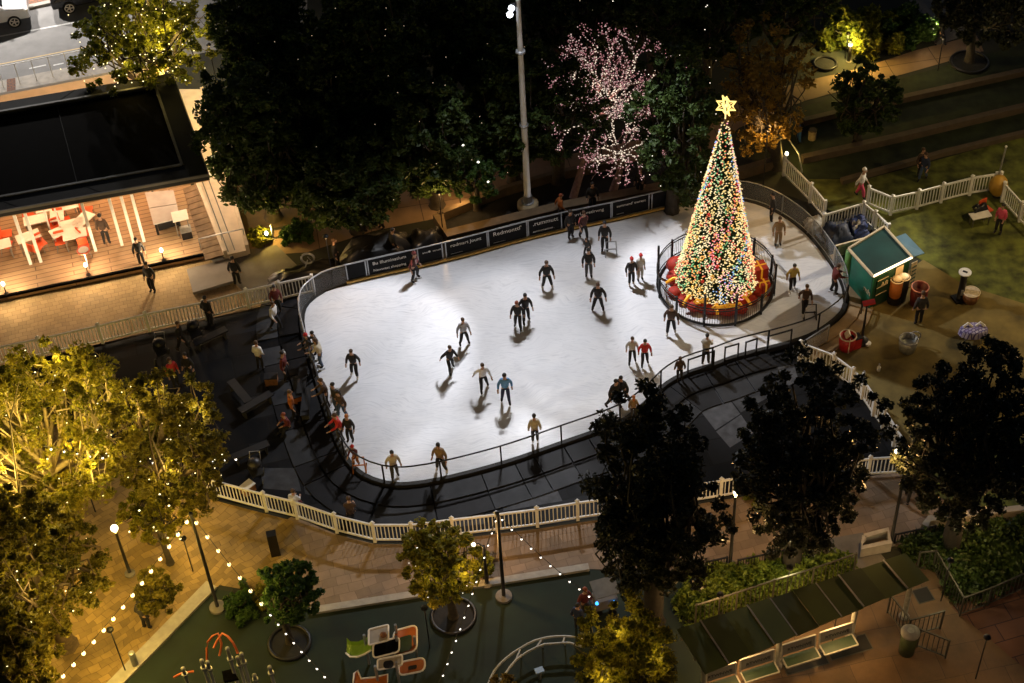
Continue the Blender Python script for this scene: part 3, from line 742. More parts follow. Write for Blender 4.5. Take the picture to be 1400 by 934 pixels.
for k, (px, py) in enumerate(((936, 362), (1003, 418), (1016, 402), (960, 412), (985, 420))):
    p = G(px, py, IZ + .6); bw = MB()
    for s in (-1, 1): bw.tube([p, p + Vector((.25 * s, -.05, .18)), p + Vector((.33 * s, 0, 0)), p + Vector((.22 * s, 0, -.12)), p], .05, 5)
    bw.ball(p, .09, 6, 5); part('bow', bw, m_gold, xt, True)
# a few wrapped gift boxes inside the railing on the right
for k, (px, py, w, h, mm) in enumerate(((1036, 390, .6, 1.15, m_red), (1044, 402, .4, .7, m_red))):
    p = G(px, py, IZ); g_ = thing('gift_box', ['tall red present at the right foot of the Christmas tree', 'small red present beside the taller one under the Christmas tree'][k], 'present', tuple(p))
    part('box', MB().box((p.x, p.y, IZ + h / 2), (w, w, h), SITE), mm, g_)
    part('ribbon', MB().box((p.x, p.y, IZ + h / 2), (w + .02, .08, h + .02), SITE).box((p.x, p.y, IZ + h / 2), (.08, w + .02, h + .02), SITE), m_gold, g_)

# ---- the trees of the park
L_dark = leafmat('dark_evergreen_leaf', (.016, .032, .008), (.07, .11, .024), 1.0, tr=.35)
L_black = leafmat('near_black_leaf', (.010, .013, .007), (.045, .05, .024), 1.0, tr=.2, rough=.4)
L_olive = leafmat('olive_leaf', (.10, .11, .010), (.32, .27, .03), .8, tr=.55)
L_olive2 = leafmat('dim_olive_leaf', (.055, .058, .008), (.22, .18, .025), .8, tr=.5)
L_lime = leafmat('lime_leaf', (.07, .10, .01), (.26, .26, .03), 1.0, tr=.5)
L_green = leafmat('garden_leaf', (.02, .06, .012), (.07, .13, .025), 1.2, tr=.35)
L_rust = leafmat('rust_leaf', (.14, .09, .015), (.30, .20, .035), 1.0, tr=.45)
E_glint = emis('warm_glint_bulb', (1, .8, .55), 1.2); E_white = emis('white_fairy_bulb', (1, .93, .78), 2.0); E_yel = emis('yellow_fairy_bulb', (1, .85, .45), 2.6); E_pink = emis('pink_blossom_bulb', (.95, .42, .46), .55); E_cream = emis('cream_blossom_bulb', (1, .84, .66), 1.15)
E_rose = emis('rose_blossom_bulb', (1, .72, .66), .8)
T_ = {}
T_['tl'] = tree('bushy tree glowing with yellow fairy lights behind the black pavilion roof', (92, -40, 300, 128), 5.2, L_lime, tips=150, per=110, leaf=.22, seed=11, lights=[(150, .035, E_yel, 'tips'), (110, .035, E_yel, 'branch')], inner=[(.3, -.3, .2, 260), (.5, 0, -.2, 260), (-.2, -.5, -.2, 90), (.1, .3, .5, 120)])
mass = [((268, 60, 440, 325), 4.4, 21, 'leftmost of the huge dark evergreens, beside the pale pavilion wall'),
        ((385, 150, 570, 325), 3.3, 22, 'dark evergreen in the middle of the grove above the garden path'),
        ((285, -60, 440, 150), 6.5, 23, 'dark evergreen at the top edge next to the tree of yellow lights'),
        ((380, 30, 530, 215), 5.0, 28, 'dark evergreen deep in the middle of the grove, behind its front row'),
        ((430, -50, 600, 180), 6.6, 24, 'dark evergreen at the top edge above the centre of the grove'),
        ((510, 90, 665, 270), 4.2, 25, 'dark evergreen rising over the small tree of white bulbs'),
        ((560, -60, 735, 130), 6.4, 26, 'dark evergreen at the top edge just left of the floodlight mast'),
        ((625, 60, 770, 225), 4.4, 27, 'dark evergreen standing behind the floodlight mast')]
for bb_, zc, sd, lab in mass:
    tree(lab, bb_, zc, L_dark, name='evergreen_tree', tips=230, per=120, leaf=.26, seed=sd, conic=.12, group='dark evergreens behind the rink', lights=[(30, .018, E_glint, 'tips')])
tree('small round tree with white bulbs beside the floodlight mast', (608, 188, 692, 278), 2.6, L_green, tips=60, per=90, leaf=.2, seed=31, base=(652, 287), lights=[(9, .075, E_white, 'tips')])
def blossom(label, base, x_c, top_y, zt, h0, spread, seed, lean=0.0, depth=6, L0=2.0, nl=6):
    rs = np.random.RandomState(seed); B = G(*base); t = thing('blossom_tree', label, 'tree', tuple(B), 'blossom trees wrapped in lights')
    br = MB(); pts = dict(c=[], r=[], p=[])
    tp = G(x_c, top_y, zt); tp = Vector((tp.x, tp.y, h0))
    part('trunk', MB().tube([B, B.lerp(tp, .5) + Vector((.1, 0, 0)), tp], [.2, .15, .12], 8), MATS['lit_bark'], t, True)
    def grow(p, d, L, r, k):
        m_ = p + d * (L * .5) + Vector(rs.normal(size=3) * .06 * L); e = m_ + (d + Vector(rs.normal(size=3)) * .18).normalized() * (L * .55)
        br.tube([p, m_, e], [r, r * .8, r * .6], 4, cap=False)
        n = int(L * 1.05 / (.08 if k < 3 else .12))
        key = 'c' if k < 4 else ('r' if k < 5 else 'p')
        for q in range(n):
            f = (q + .5) / n; x = p.lerp(m_, f * 2) if f < .5 else m_.lerp(e, f * 2 - 1)
            kk = key
            if key != 'c' and rs.rand() < .3: kk = 'p' if key == 'r' else 'r'
            if rs.rand() < (.95 if k < 3 else .72): pts[kk].append(tuple(x + Vector(rs.normal(size=3) * .025) + Vector((0, -.02, .03))))
        if k >= depth: return
        for j in range(3 if k < 2 else 2 if rs.rand() < .75 else 3):
            ax = Vector(rs.normal(size=3)); ax = ax.cross(d).normalized(); nd = (d * math.cos(.5) + ax * math.sin(.5) * rs.uniform(.7, 1.5)); nd.z += .07
            grow(e, nd.normalized(), L * rs.uniform(.62, .82), r * .62, k + 1)
    for j in range(nl):
        a = j * 2 * math.pi / nl + rs.uniform(-.3, .3); el = rs.uniform(.0, 1.25)
        d = Vector((math.cos(a) * math.cos(el) * spread + lean, math.sin(a) * math.cos(el) * spread, math.sin(el))).normalized()
        grow(tp, d, L0 * rs.uniform(.8, 1.15), .09, 1)
    part('branches', br, MATS['lit_bark'], t, True)
    bulbs_mesh('fairy_lights', pts['c'], .036, E_cream, t); bulbs_mesh('fairy_lights', pts['r'], .03, E_rose, t); bulbs_mesh('fairy_lights', pts['p'], .028, E_pink, t)
mat('lit_bark', (.24, .15, .13), .8, .3, 8)  # blossom bark with the glow of the bulbs put into its colour
blossom('taller blossom tree with a cream lit heart and pink twigs behind the banners', (783, 272), 812, 148, 3.3, 3.0, 1.3, 4, L0=1.2, depth=6, nl=15)
blossom('lower spreading blossom tree with cream and rose lights, right of the taller one', (838, 262), 850, 205, 2.0, 1.9, 1.5, 9, lean=.12, depth=6, L0=.9, nl=9)
tree('dark leafy tree between the blossom trees and the Christmas tree', (860, 60, 985, 268), 5.2, L_dark, name='evergreen_tree', tips=120, per=120, leaf=.22, seed=35, lights=[(14, .025, E_white, 'shell')])
tree('dark evergreen filling the gap behind the blossom trees', (690, 60, 830, 235), 4.2, L_dark, name='evergreen_tree', tips=110, per=110, leaf=.24, seed=71, lights=[(10, .018, E_glint, 'tips')])
tree('dark evergreen at the top edge right of the floodlight mast', (700, -70, 850, 90), 5.8, L_dark, name='evergreen_tree', tips=110, per=110, leaf=.24, seed=72, lights=[(16, .018, E_glint, 'tips')])
tree('dark evergreen at the top edge above the tree star', (900, -60, 1040, 95), 5.6, L_dark, name='evergreen_tree', tips=110, per=110, leaf=.24, seed=73, lights=[(16, .02, E_glint, 'tips')])
tree('dark crown at the top edge right of the blossom tree', (800, -70, 980, 90), 6.5, L_dark, name='evergreen_tree', tips=130, per=110, leaf=.24, seed=36, lights=[(30, .03, E_white, 'shell')])
tree('rust-tinged tree with sparse leaves right of the tree star', (985, 38, 1108, 215), 4.8, L_rust, base=(1062, 228), tips=90, per=70, leaf=.2, seed=37)
tree('dark crown over the garden at the top edge, left of the ferns', (985, -70, 1160, 55), 6.2, L_dark, tips=110, per=100, leaf=.22, seed=38)
tree('round dark shrub tree on the lawn below the lit path', (1128, 76, 1232, 190), 2.6, L_dark, tips=90, per=100, leaf=.2, seed=39, zmin=.5)
tree('dark tree with bare trunk at the top right beside the path', (1262, -70, 1420, 70), 5.6, L_black, base=(1325, 84), tips=120, per=90, leaf=.24, seed=40, trunk_r=.22)
# lit trees on the left plaza
tree('widest yellow-lit tree at the left edge with limbs glowing from inside', (-70, 455, 200, 720), 5.2, L_olive, base=(72, 700), tips=270, per=100, leaf=.19, seed=41, bark=mat('pale_lit_bark', (.30, .24, .12), .8, .3, 8), hole=(.05, -.4, .35, .52), limb=1.3, trunk_r=.26, lights=[(50, .04, E_yel, 'branch'), (40, .03, E_yel, 'tips')], shell=2.8, cluster=.10, inner=[(-.1, -.3, .0, 300), (.4, .1, .3, 220), (-.5, .3, .35, 230), (.1, .5, .5, 190), (-.4, -.5, -.1, 240), (.5, -.5, 0, 220)])  # limb bark brightened in colour to look lit from inside
tree('yellow-lit tree reaching over the dark matting, right of the widest one', (150, 490, 328, 735), 4.6, L_olive2, base=(215, 735), tips=160, per=110, leaf=.19, seed=42, bark=m_bark, lights=[(60, .03, E_yel, 'tips')], cluster=.1, inner=[(-.5, .2, .4, 170), (0, -.4, 0, 170), (.4, .3, .3, 100), (-.2, .6, .5, 100)])
tree('dark olive tree filling the bottom left corner of the plaza', (-60, 640, 150, 900), 4.8, L_olive2, tips=180, per=115, leaf=.20, seed=43, bark=m_bark, lights=[(40, .035, E_yel, 'tips')], cluster=.1, inner=[(-.6, -.2, 0, 200), (.3, .3, .4, 110), (.2, -.5, .1, 120)])
tree('olive crown low in the bottom left corner below its larger neighbour', (-80, 800, 90, 1000), 3.8, L_olive2, tips=90, per=100, leaf=.25, seed=44, bark=m_bark, lights=[(20, .05, E_yel, 'tips')])
tree('small dark-leaved tree beside the bollard on the string-light plaza', (178, 772, 246, 850), 2.1, L_olive2, tips=45, per=80, leaf=.24, seed=45, base=(196, 838))
tree('small yellow-lit tree between the two plaza lamp posts', (160, 655, 262, 745), 3.0, L_olive, tips=70, per=80, leaf=.2, seed=46, lights=[(16, .05, E_yel, 'tips')])
tree('bushy green tree in a round black bed on the playground', (346, 755, 440, 862), 2.7, L_green, tips=80, per=130, leaf=.17, seed=47, base=(397, 878), zmin=1.2, inner=[(-.6, -.3, 0, 25)])
tree('autumn yellow tree in a round bed near the middle street lamp', (545, 708, 664, 832), 3.1, L_olive, tips=110, per=120, leaf=.17, seed=48, base=(620, 843), zmin=1.3, lights=[(18, .02, E_white, 'tips')], inner=[(.5, -.4, .2, 55), (-.3, -.5, .1, 35), (0, .2, .5, 25)])
tree('dense orange-brown tree at the bottom edge beside the curved rail', (782, 820, 938, 1000), 3.4, L_olive, tips=170, per=140, leaf=.16, seed=49, lights=[(8, .022, E_yel, 'tips')], inner=[(-.2, .2, .6, 60), (.4, -.2, .4, 50), (-.5, -.4, .2, 40)])
tree('small brown crown peeking in at the bottom edge inside the curved rail', (655, 915, 725, 990), 2.0, L_rust, tips=40, per=80, leaf=.2, seed=50)
# silhouettes in the foreground
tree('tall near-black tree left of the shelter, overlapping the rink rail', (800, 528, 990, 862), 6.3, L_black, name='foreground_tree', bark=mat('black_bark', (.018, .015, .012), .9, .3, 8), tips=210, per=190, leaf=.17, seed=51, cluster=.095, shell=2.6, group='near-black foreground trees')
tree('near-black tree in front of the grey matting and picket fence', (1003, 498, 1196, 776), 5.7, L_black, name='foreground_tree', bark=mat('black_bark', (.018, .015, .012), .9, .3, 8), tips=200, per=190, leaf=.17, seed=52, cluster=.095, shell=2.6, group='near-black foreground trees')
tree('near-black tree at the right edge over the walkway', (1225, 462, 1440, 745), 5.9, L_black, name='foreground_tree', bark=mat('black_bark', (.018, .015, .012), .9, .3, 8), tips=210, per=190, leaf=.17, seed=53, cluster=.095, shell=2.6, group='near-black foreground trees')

def bush(label, bbox, h, lm, seed, n=5000, leaf=.18, name='shrub', cat='shrub', group=None):
    rs = np.random.RandomState(seed); x0, y0, x1, y1 = bbox; C = G((x0 + x1) / 2, (y0 + y1) / 2, h * .5); s = SC(C); r = (x1 - x0) / 2 / s
    t = thing(name, label, cat, (C.x, C.y, 0), group)
    st_ = MB()
    for k in range(9):
        a = k * .7; st_.tube([(C.x, C.y, 0), (C.x + r * .3 * math.cos(a), C.y + r * .3 * math.sin(a), h * .4), (C.x + r * .6 * math.cos(a), C.y + r * .6 * math.sin(a), h * .7)], [.05, .03, .01], 4)
    part('stems', st_, m_dbark, t)
    tips = 36; d = unit(rs, tips); d[:, 2] = np.abs(d[:, 2]); T = d * np.array([r, (y1 - y0) / 2 / s / .75, h]) * rs.uniform(.4, .95, tips)[:, None]
    w = rs.randint(0, tips, n); P_ = T[w] + unit(rs, n) * (rs.uniform(0, 1, n) ** .5)[:, None] * r * .22 + np.array([C.x, C.y, 0]); P_[:, 2] = np.maximum(P_[:, 2], .05)
    leaf_cards('foliage', P_, leaf, lm, t, rs); return t
bush('green bush under the evergreens beside the garden uplight', (378, 298, 432, 326), 1.0, L_green, 61)
bush('low yellow-green bush lit from below by the pavilion wall', (338, 300, 372, 338), .5, L_lime, 62, 2500)
bush('leafy plant at the foot of the black string-light post', (300, 790, 352, 852), 1.1, L_green, 63, 3500)
bush('yellowish bush left of the playground tree', (345, 785, 375, 830), .9, L_olive, 64, 2500)
bush('glowing yellow bush by the street lamp on the lower walkway', (648, 752, 676, 788), 1.1, L_lime, 65, 2500)
bush('bright ferns beside the lamp on the upper garden path', (1110, 10, 1240, 70), 1.8, L_lime, 66, 8000, .3, name='fern_bush')
bush('dark ferny bush at the top of the garden path', (1195, 0, 1290, 62), 1.6, L_green, 67, 6000, .3, name='fern_bush')
bush('small pale-lit plant behind the long picket fence under the dark trees', (1015, 655, 1050, 692), .8, L_lime, 68, 1800)
def bed(label, poly, z, lm, seed, n, leaf=.2, name='ground_cover'):
    """uneven low shrubs filling a planting bed"""
    rs = np.random.RandomState(seed); P_ = gp(poly); xs = [p.x for p in P_]; ys = [p.y for p in P_]
    def inside(x, y):
        c = np.zeros(len(x), bool); m_ = len(P_)
        for i in range(m_):
            a, b = P_[i], P_[(i + 1) % m_]
            with np.errstate(divide='ignore', invalid='ignore'):
                c ^= ((a.y > y) != (b.y > y)) & (x < (b.x - a.x) * (y - a.y) / (b.y - a.y + 1e-12) + a.x)
        return c
    N0 = 400; cx = rs.uniform(min(xs), max(xs), N0); cy = rs.uniform(min(ys), max(ys), N0); ok = inside(cx, cy); cx, cy = cx[ok], cy[ok]
    k = rs.randint(0, len(cx), n); h = rs.uniform(.25, 1, len(cx)) * z; rad = rs.uniform(.25, .6, len(cx))
    u = unit(rs, n); u[:, 2] = np.abs(u[:, 2]); q = rs.uniform(.6, 1, n)
    x = cx[k] + u[:, 0] * rad[k] * q; y = cy[k] + u[:, 1] * rad[k] * q; zc = u[:, 2] * h[k] * q + .05
    t = thing(name, label, 'ground cover', (sum(xs) / len(xs), sum(ys) / len(ys), 0), kind='stuff')
    struct_soil = MB().poly([(p.x, p.y, .024) for p in P_]); so = part('soil', struct_soil, m_soil, t)
    leaf_cards('foliage', np.stack([x, y, zc], 1), leaf, lm, t, rs, up=1.0)
L_jun = leafmat('juniper', (.05, .09, .01), (.22, .28, .04), 1.3, tr=.4)
L_jun2 = leafmat('shaded_juniper', (.02, .04, .008), (.06, .10, .02), 1.3, tr=.3)  # copy of the juniper leaf with shade put into its colour
bed('bright green creeping shrubs between the walkway and the shelter', [(945, 790), (1010, 780), (1150, 768), (1160, 778), (1100, 795), (940, 852), (930, 830)], .8, L_jun, 71, 16000)
bed('mid green shrubs filling the bed right of the shelter', [(1222, 752), (1270, 735), (1330, 728), (1480, 712), (1480, 760), (1400, 785), (1312, 828), (1270, 770)], .9, L_jun2, 72, 17000)
# ================================================================== PAVILION
DZ = .35
RZ = 3.95
m_roof = mat('charcoal_roofing', (.022, .023, .024), .75, .2, 1.2, bump=.1, spec=.2)
m_void = mat('black_membrane', (.002, .002, .002), .9, .4, 2, spec=.05)
m_fascia = mat('roof_edge_trim', (.10, .10, .095), .5, .15, 3)
m_deck = pavemat('deck_boards', (.42, .28, .16), (.35, .22, .125), (.15, .09, .055), 3.2, .28, SITE, .6, dirt=.3, msize=.02)
pv = thing('pavilion', 'open pavilion with a flat black roof and a lit timber deck', 'pavilion', tuple(G(200, 345)))
A_, B_ = G(236, 100, RZ), G(285, 238, RZ)
ux = (G(60, 278, RZ) - B_).normalized(); uy = (A_ - B_).normalized(); W = 17.0; Dp = (A_ - B_).length
c = [B_, B_ + ux * W, A_ + ux * W, A_]
def lerp2(u, v): return B_ + ux * (u * W) + uy * (v * Dp)
inx = .95; iny0 = .95; iny1 = .75
mb = MB()
o_ = [B_, B_ + ux * W, B_ + ux * W + uy * Dp, B_ + uy * Dp]
i_ = [B_ + ux * inx + uy * iny0, B_ + ux * (W - inx) + uy * iny0, B_ + ux * (W - inx) + uy * (Dp - iny1), B_ + ux * inx + uy * (Dp - iny1)]
for k in range(4):
    a, b, c2, d = o_[k], o_[(k + 1) % 4], i_[(k + 1) % 4], i_[k]; mb.prism([a, b, c2, d], RZ - .32, RZ)
part('roof_rim', mb, m_roof, pv)
part('roof_membrane', MB().prism(i_, RZ - .32, RZ - .16), m_void, pv)
lip = MB()
for k in range(4):
    a, b = i_[k], i_[(k + 1) % 4]; lip.bar((a.x, a.y, RZ + .02), (b.x, b.y, RZ + .02), .12, .07)
part('roof_lip', lip, m_fascia, pv)
fs = MB()
for k in (0, 1, 3):
    a, b = o_[k], o_[(k + 1) % 4]; fs.bar((a.x, a.y, RZ - .05), (b.x, b.y, RZ - .05), .06, .14)
part('roof_trim', fs, m_fascia, pv)
seam = MB(); 
for u in (4.5, 8, 11): 
    a = i_[0] + ux * u; b = i_[3] + ux * u; seam.bar((a.x, a.y, RZ - .14), (b.x, b.y, RZ - .14), .025, .015)
    for q0, q1 in ((o_[0], i_[0]), (o_[3], i_[3])):
        a = q0 + ux * u; b = q1 + ux * u; seam.bar((a.x, a.y, RZ + .005), (b.x, b.y, RZ + .005), .02, .012)
part('roof_seams', seam, m_roof, pv)
dk = [G(283, 346, DZ), G(-140, 434, DZ), None, None]
back = G(258, 100, DZ); 
nv = Vector((-(dk[0] - dk[1]).normalized().y, (dk[0] - dk[1]).normalized().x, 0))
dk[3] = dk[0] + nv * 10.2 + Vector((-.2, 0, 0)); dk[2] = dk[1] + nv * 10.2
part('deck', MB().prism(dk, .06, DZ), m_deck, pv)
part('deck_edge', MB().bar((dk[0].x, dk[0].y, DZ - .05), (dk[1].x, dk[1].y, DZ - .05), .1, .12), m_void, pv)
m_lwall = mat('cream_plaster', (.6, .5, .38), .8, .1, 2)
bw = MB().bar((dk[3].x, dk[3].y, 2.0) , (dk[2].x, dk[2].y, 2.0), .2, 3.2); part('back_wall', bw, m_lwall, pv)
part('ceiling', MB().prism([p * 1.0 for p in o_], RZ - .36, RZ - .325), mat('timber_soffit', (.4, .25, .13), .6, .2, 3), pv)
for px, py in ((-12, 372), (42, 361), (56, 358), (131, 343), (167, 335), (197, 330), (183, 332)):
    p = G(px, py, DZ); part('column', MB().box((p.x, p.y, (DZ + RZ - .33) / 2), (.13, .13, RZ - .33 - DZ), SITE), m_white, pv)
for px, py in ((73, 328), (104, 290), (88, 328)):
    p = G(px, py, DZ); part('door_post', MB().box((p.x, p.y, (DZ + RZ - .33) / 2), (.07, .07, RZ - .33 - DZ), SITE), m_white, pv)
a, b = G(73, 328, DZ), G(84, 325, DZ)
part('door_sill', MB().bar((a.x, a.y, DZ + .03), (b.x, b.y, DZ + .03), .08, .06), m_white, pv)
for px, py in ((-30, 320), (50, 302), (120, 286), (190, 270), (240, 262)):
    p = G(px, py, DZ); q = (p.x + nv.x * .6, p.y + nv.y * .6, RZ - .42)
    lp = part('ceiling_light', MB().box(q, (.9, .12, .08), SITE), emis('ceiling_tube', (1, .8, .55), 3), pv)
    lamp('ceiling_light_source', (q[0], q[1], q[2] - .15), 170, (1, .57, .29), r=.25, parent=pv)
for px, py in ((95, 330), (180, 312), (20, 345)):
    p = G(px, py, DZ); q = (p.x, p.y, RZ - .42)
    part('added_eave_light', MB().box(q, (.5, .12, .08), SITE), MATS['ceiling_tube'], pv); lamp('added_eave_light_source', (q[0], q[1], q[2] - .15), 120, (1, .66, .38), r=.2, parent=pv)  # added lamps hidden under the roof to brighten columns and deck edge
for px, py in ((262, 222), (252, 180)):
    p = G(px, py, 3.3); part('added_ramp_light', MB().box(p, (.12, .25, .16)), MATS['ceiling_tube'], pv); lamp('added_ramp_light_source', p + Vector((.35, 0, -.1)), 150, (1, .76, .5), r=.15, parent=pv)  # added lamps hidden under the roof edge to brighten the pale ramp
# pale side ramp and its walls, timber steps
rp = thing('side_ramp', 'pale concrete ramp with low parapets along the end of the pavilion', 'ramp', tuple(G(320, 340)))
m_pale = mat('pale_ramp_concrete', (.66, .56, .45), .75, .12, 2, bump=.1, detail=8)
part('ramp_floor', MB().prism(gp([(232, 122), (276, 122), (338, 342), (306, 350), (262, 240)], .3), 0, .3), m_pale, rp)
for (x0, y0), (x1, y1) in (((264, 236), (308, 346)), ((276, 122), (338, 338))):
    a, b = G(x0, y0, .5), G(x1, y1, .5); part('parapet', MB().bar((a.x, a.y, .36), (b.x, b.y, .36), .16, .55), m_pale, rp)
for i_p in range(5):
    a, b = G(285 + 5, 250 + i_p * 20, .302), G(300 + 5, 246 + i_p * 20, .302)
for (x0, y0), (x1, y1) in (((283, 240), (321, 342)), ((272, 236), (312, 344))):
    a, b = G(x0, y0, .31), G(x1, y1, .31); part('groove', MB().bar((a.x, a.y, .305), (b.x, b.y, .305), .05, .02), m_fascia, rp)
hr = thing('handrail', 'thin steel handrail crossing the foot of the pale ramp', 'railing', tuple(G(276, 345)))
a, b = G(277, 350), G(337, 336)
part('rail', MB().bar((a.x, a.y, 1.0), (b.x, b.y, 1.0), .04, .04), m_steel, hr)
for q in (0, .5, 1): p = a.lerp(b, q); part('post', MB().bar((p.x, p.y, 0), (p.x, p.y, 1.0), .04, .04), m_steel, hr)
wd = thing('timber_steps', 'weathered grey timber steps between the deck and the pale ramp', 'steps', tuple(G(290, 340)))
m_wood = mat('weathered_boards', (.20, .14, .09), .8, .3, 3, bump=.3)
for k in range(13):
    f = k / 13; g_ = (k + .9) / 13
    L0, L1 = (250, 258), (281, 356); R0, R1 = (266, 252), (310, 348)
    q = [(L0[0] + (L1[0] - L0[0]) * f, L0[1] + (L1[1] - L0[1]) * f), (R0[0] + (R1[0] - R0[0]) * f, R0[1] + (R1[1] - R0[1]) * f), (R0[0] + (R1[0] - R0[0]) * g_, R0[1] + (R1[1] - R0[1]) * g_), (L0[0] + (L1[0] - L0[0]) * g_, L0[1] + (L1[1] - L0[1]) * g_)]
    part('board', MB().prism(gp(q, .42), .36, .42), m_wood, wd)
gb = thing('access_plate', 'large flat grey metal plate lying tilted on the plaza by the steps', 'metal plate', tuple(G(290, 385)))
m_plate = mat('grey_plate', (.19, .17, .155), .55, .12, 2)
part('plate', MB().prism(gp([(255, 368), (313, 353), (319, 384), (264, 400)], .2), .06, .2), m_plate, gb)

# deck furniture
m_tab = mat('white_laminate', (.78, .74, .68), .45, .06, 4); m_redp = mat('red_plastic', (.70, .10, .03), .45, .12, 4); m_leg = mat('chair_steel', (.3, .28, .26), .4, .1, metal=.7)
def make_table(w=1.05, d=.62, h=.73):
    t = thing('cafe_table', 'x', 'table'); part('tabletop', MB().box((0, 0, h), (w, d, .04)), m_tab, t)
    for a in (-1, 1):
        for b in (-1, 1): part('leg', MB().bar((a * (w / 2 - .08), b * (d / 2 - .08), 0), (a * (w / 2 - .08), b * (d / 2 - .08), h - .02), .04, .04), m_leg, t)
    return t
def make_chair():
    t = thing('cafe_chair', 'x', 'chair'); part('seat', MB().box((0, 0, .45), (.5, .48, .05)), m_redp, t)
    mb = MB(); k = 5
    for i in range(k):
        a0 = -.6 + 1.2 * i / k; a1 = -.6 + 1.2 * (i + 1) / k
        mb.bar((.3 * math.sin(a0) * 1.3, .24 - .1 * (1 - math.cos(a0)) , .67), (.3 * math.sin(a1) * 1.3, .24 - .1 * (1 - math.cos(a1)), .67), .04, .38)
    part('backrest', mb, m_redp, t)
    for a in (-1, 1):
        for b in (-1, 1): part('leg', MB().bar((a * .2, b * .19, .44), (a * .24, b * .24, 0), .025, .025), m_leg, t)
    return t
tabs = [(70, 300, 0, 'white cafe table beside the tall white door frame on the deck'), (54, 317, 0, 'small white cafe table left of the door frame'), (103, 323, 0, 'largest white cafe table in the middle of the deck'),
        (83, 309, 1.5, 'white cafe table just behind the middle one'), (90, 332, .3, 'white cafe table in front of the red bench by the middle one'), (107, 337, 0, 'white cafe table nearest the deck lamp with the round sign'), (96, 298, 0, 'narrow white cafe table close under the roof edge'),
        (44, 340, .2, 'white cafe table between the two pairs of white columns'), (4, 352, .1, 'white cafe table at the left edge of the picture'), (118, 317, .8, 'little white table with rounded look right of the largest one')]
tp = make_table(); ch = make_chair()
for k, (x, y, rz, lab) in enumerate(tabs):
    o = tp if k == 0 else copy_tree(tp); place(o, G(x, y, DZ), SITE + rz, lab, 'white cafe tables on the deck')
chs = [(80, 322, .2, 'red chair at the left side of the largest cafe table'), (84, 300, 3, 'red chair behind the small middle table'), (12, 330, 1.5, 'red chair near the left edge, behind the others'), (12, 345, 1.2, 'red chair at the edge table on the left'),
       (52, 350, 2.5, 'red chair pulled out between the white columns'), (58, 343, .4, 'red chair pushed to the table between the columns'), (92, 312, 1.7, 'red chair between the two middle tables'), (122, 298, 1.4, 'tall red chair standing apart behind the seated group'), (86, 340, 0, 'red chair facing the rink in front of the tables'), (118, 330, 2, 'red chair on the right side of the largest table'), (44, 306, .5, 'red chair at the small left table'), (118, 350, 0, 'red chair under the round red sign')]
for k, (x, y, rz, lab) in enumerate(chs):
    o = ch if k == 0 else copy_tree(ch); place(o, G(x, y, DZ), SITE + rz, lab, 'red chairs on the deck')
pp = thing('ping_pong_table', 'grey table tennis table on the deck with a seam across the middle', 'table', tuple(G(222, 315, DZ)))
q = gp([(198, 263), (237, 260), (246, 298), (210, 307)], DZ + .76); q = [Vector((p.x, p.y, 0)) for p in q]
m_pp = mat('grey_table_top', (.36, .35, .36), .4, .1, 3)
mA = q[0].lerp(q[3], .5); mB_ = q[1].lerp(q[2], .5)
part('tabletop', MB().prism([q[0], q[1], mB_ + (q[1] - mB_) * .02, mA + (q[0] - mA) * .02], DZ + .72, DZ + .76), m_pp, pp)
part('tabletop', MB().prism([mA + (q[3] - mA) * .02, mB_ + (q[2] - mB_) * .02, q[2], q[3]], DZ + .72, DZ + .76), m_pp, pp)
cc = (q[0] + q[1] + q[2] + q[3]) / 4
for p in q: 
    p = p.lerp(cc, .15); part('leg', MB().box((p.x, p.y, DZ + .36), (.09, .09, .72)), m_blk, pp)
part('undercarriage', MB().box((cc.x, cc.y, DZ + .35), (1.0, 1.6, .5), SITE + .1), m_blk, pp)
st_ = make_table(.7, .7, .9); place(st_, G(251, 316, DZ), SITE, 'tall square white table at the corner of the grey table tennis table'); 
bx = thing('storage_bin', 'dark box standing under the square white table on the deck', 'box', tuple(G(256, 322, DZ)))
p = G(256, 323, DZ); part('body', MB().box((p.x, p.y, DZ + .2), (.45, .45, .4), SITE), m_blk, bx); part('lid', MB().box((p.x, p.y, DZ + .42), (.5, .5, .04), SITE), m_steel, bx)
sg = thing('round_sign', 'round red sign on a short post at the deck edge', 'sign', tuple(G(122, 372, DZ)))
p = G(122, 368, DZ); part('post', MB().bar((p.x, p.y, DZ), (p.x, p.y, DZ + 1.1), .05, .05), m_steel, sg)
part('disc', MB().lathe((p.x, p.y, DZ + 1.1), [(.3, 0), (.3, .03)], 20), m_redp, sg); part('face', MB().lathe((p.x, p.y, DZ + 1.132), [(.22, 0), (.22, .01)], 20), m_tab, sg)

# ================================================================== LAMPS
def make_deck_lamp(px, py, z, lab, power=230, group='lamps along the deck edge', color=WARMW, h=.5):
    p = G(px, py, z); t = thing('deck_lamp', lab, 'lamp', tuple(p), group)
    part('base', MB().lathe(p, [(.1, 0), (.1, .04), (.03, .06)], 10), m_blk, t)
    part('stem', MB().tube([p, p + Vector((0, 0, h))], .02, 6), m_blk, t)
    part('glass', MB().lathe(p + Vector((0, 0, h)), [(.05, 0), (.085, .06), (.07, .16), (.02, .2)], 10), emis('lamp_glass', (1, .93, .75), 5), t, True)
    lamp('lamp_light', p + Vector((0, 0, h + .32)), power, color, r=.08, parent=t)
make_deck_lamp(9, 402, DZ, 'deck edge lamp at the left edge of the picture'); make_deck_lamp(121, 376, DZ, 'deck edge lamp under the round red sign'); make_deck_lamp(224, 356, DZ, 'deck edge lamp next to the grey table tennis table')
make_deck_lamp(366, 328, 0, 'garden uplight glowing in the yellow-green bush', 110, None, YEL, .3)
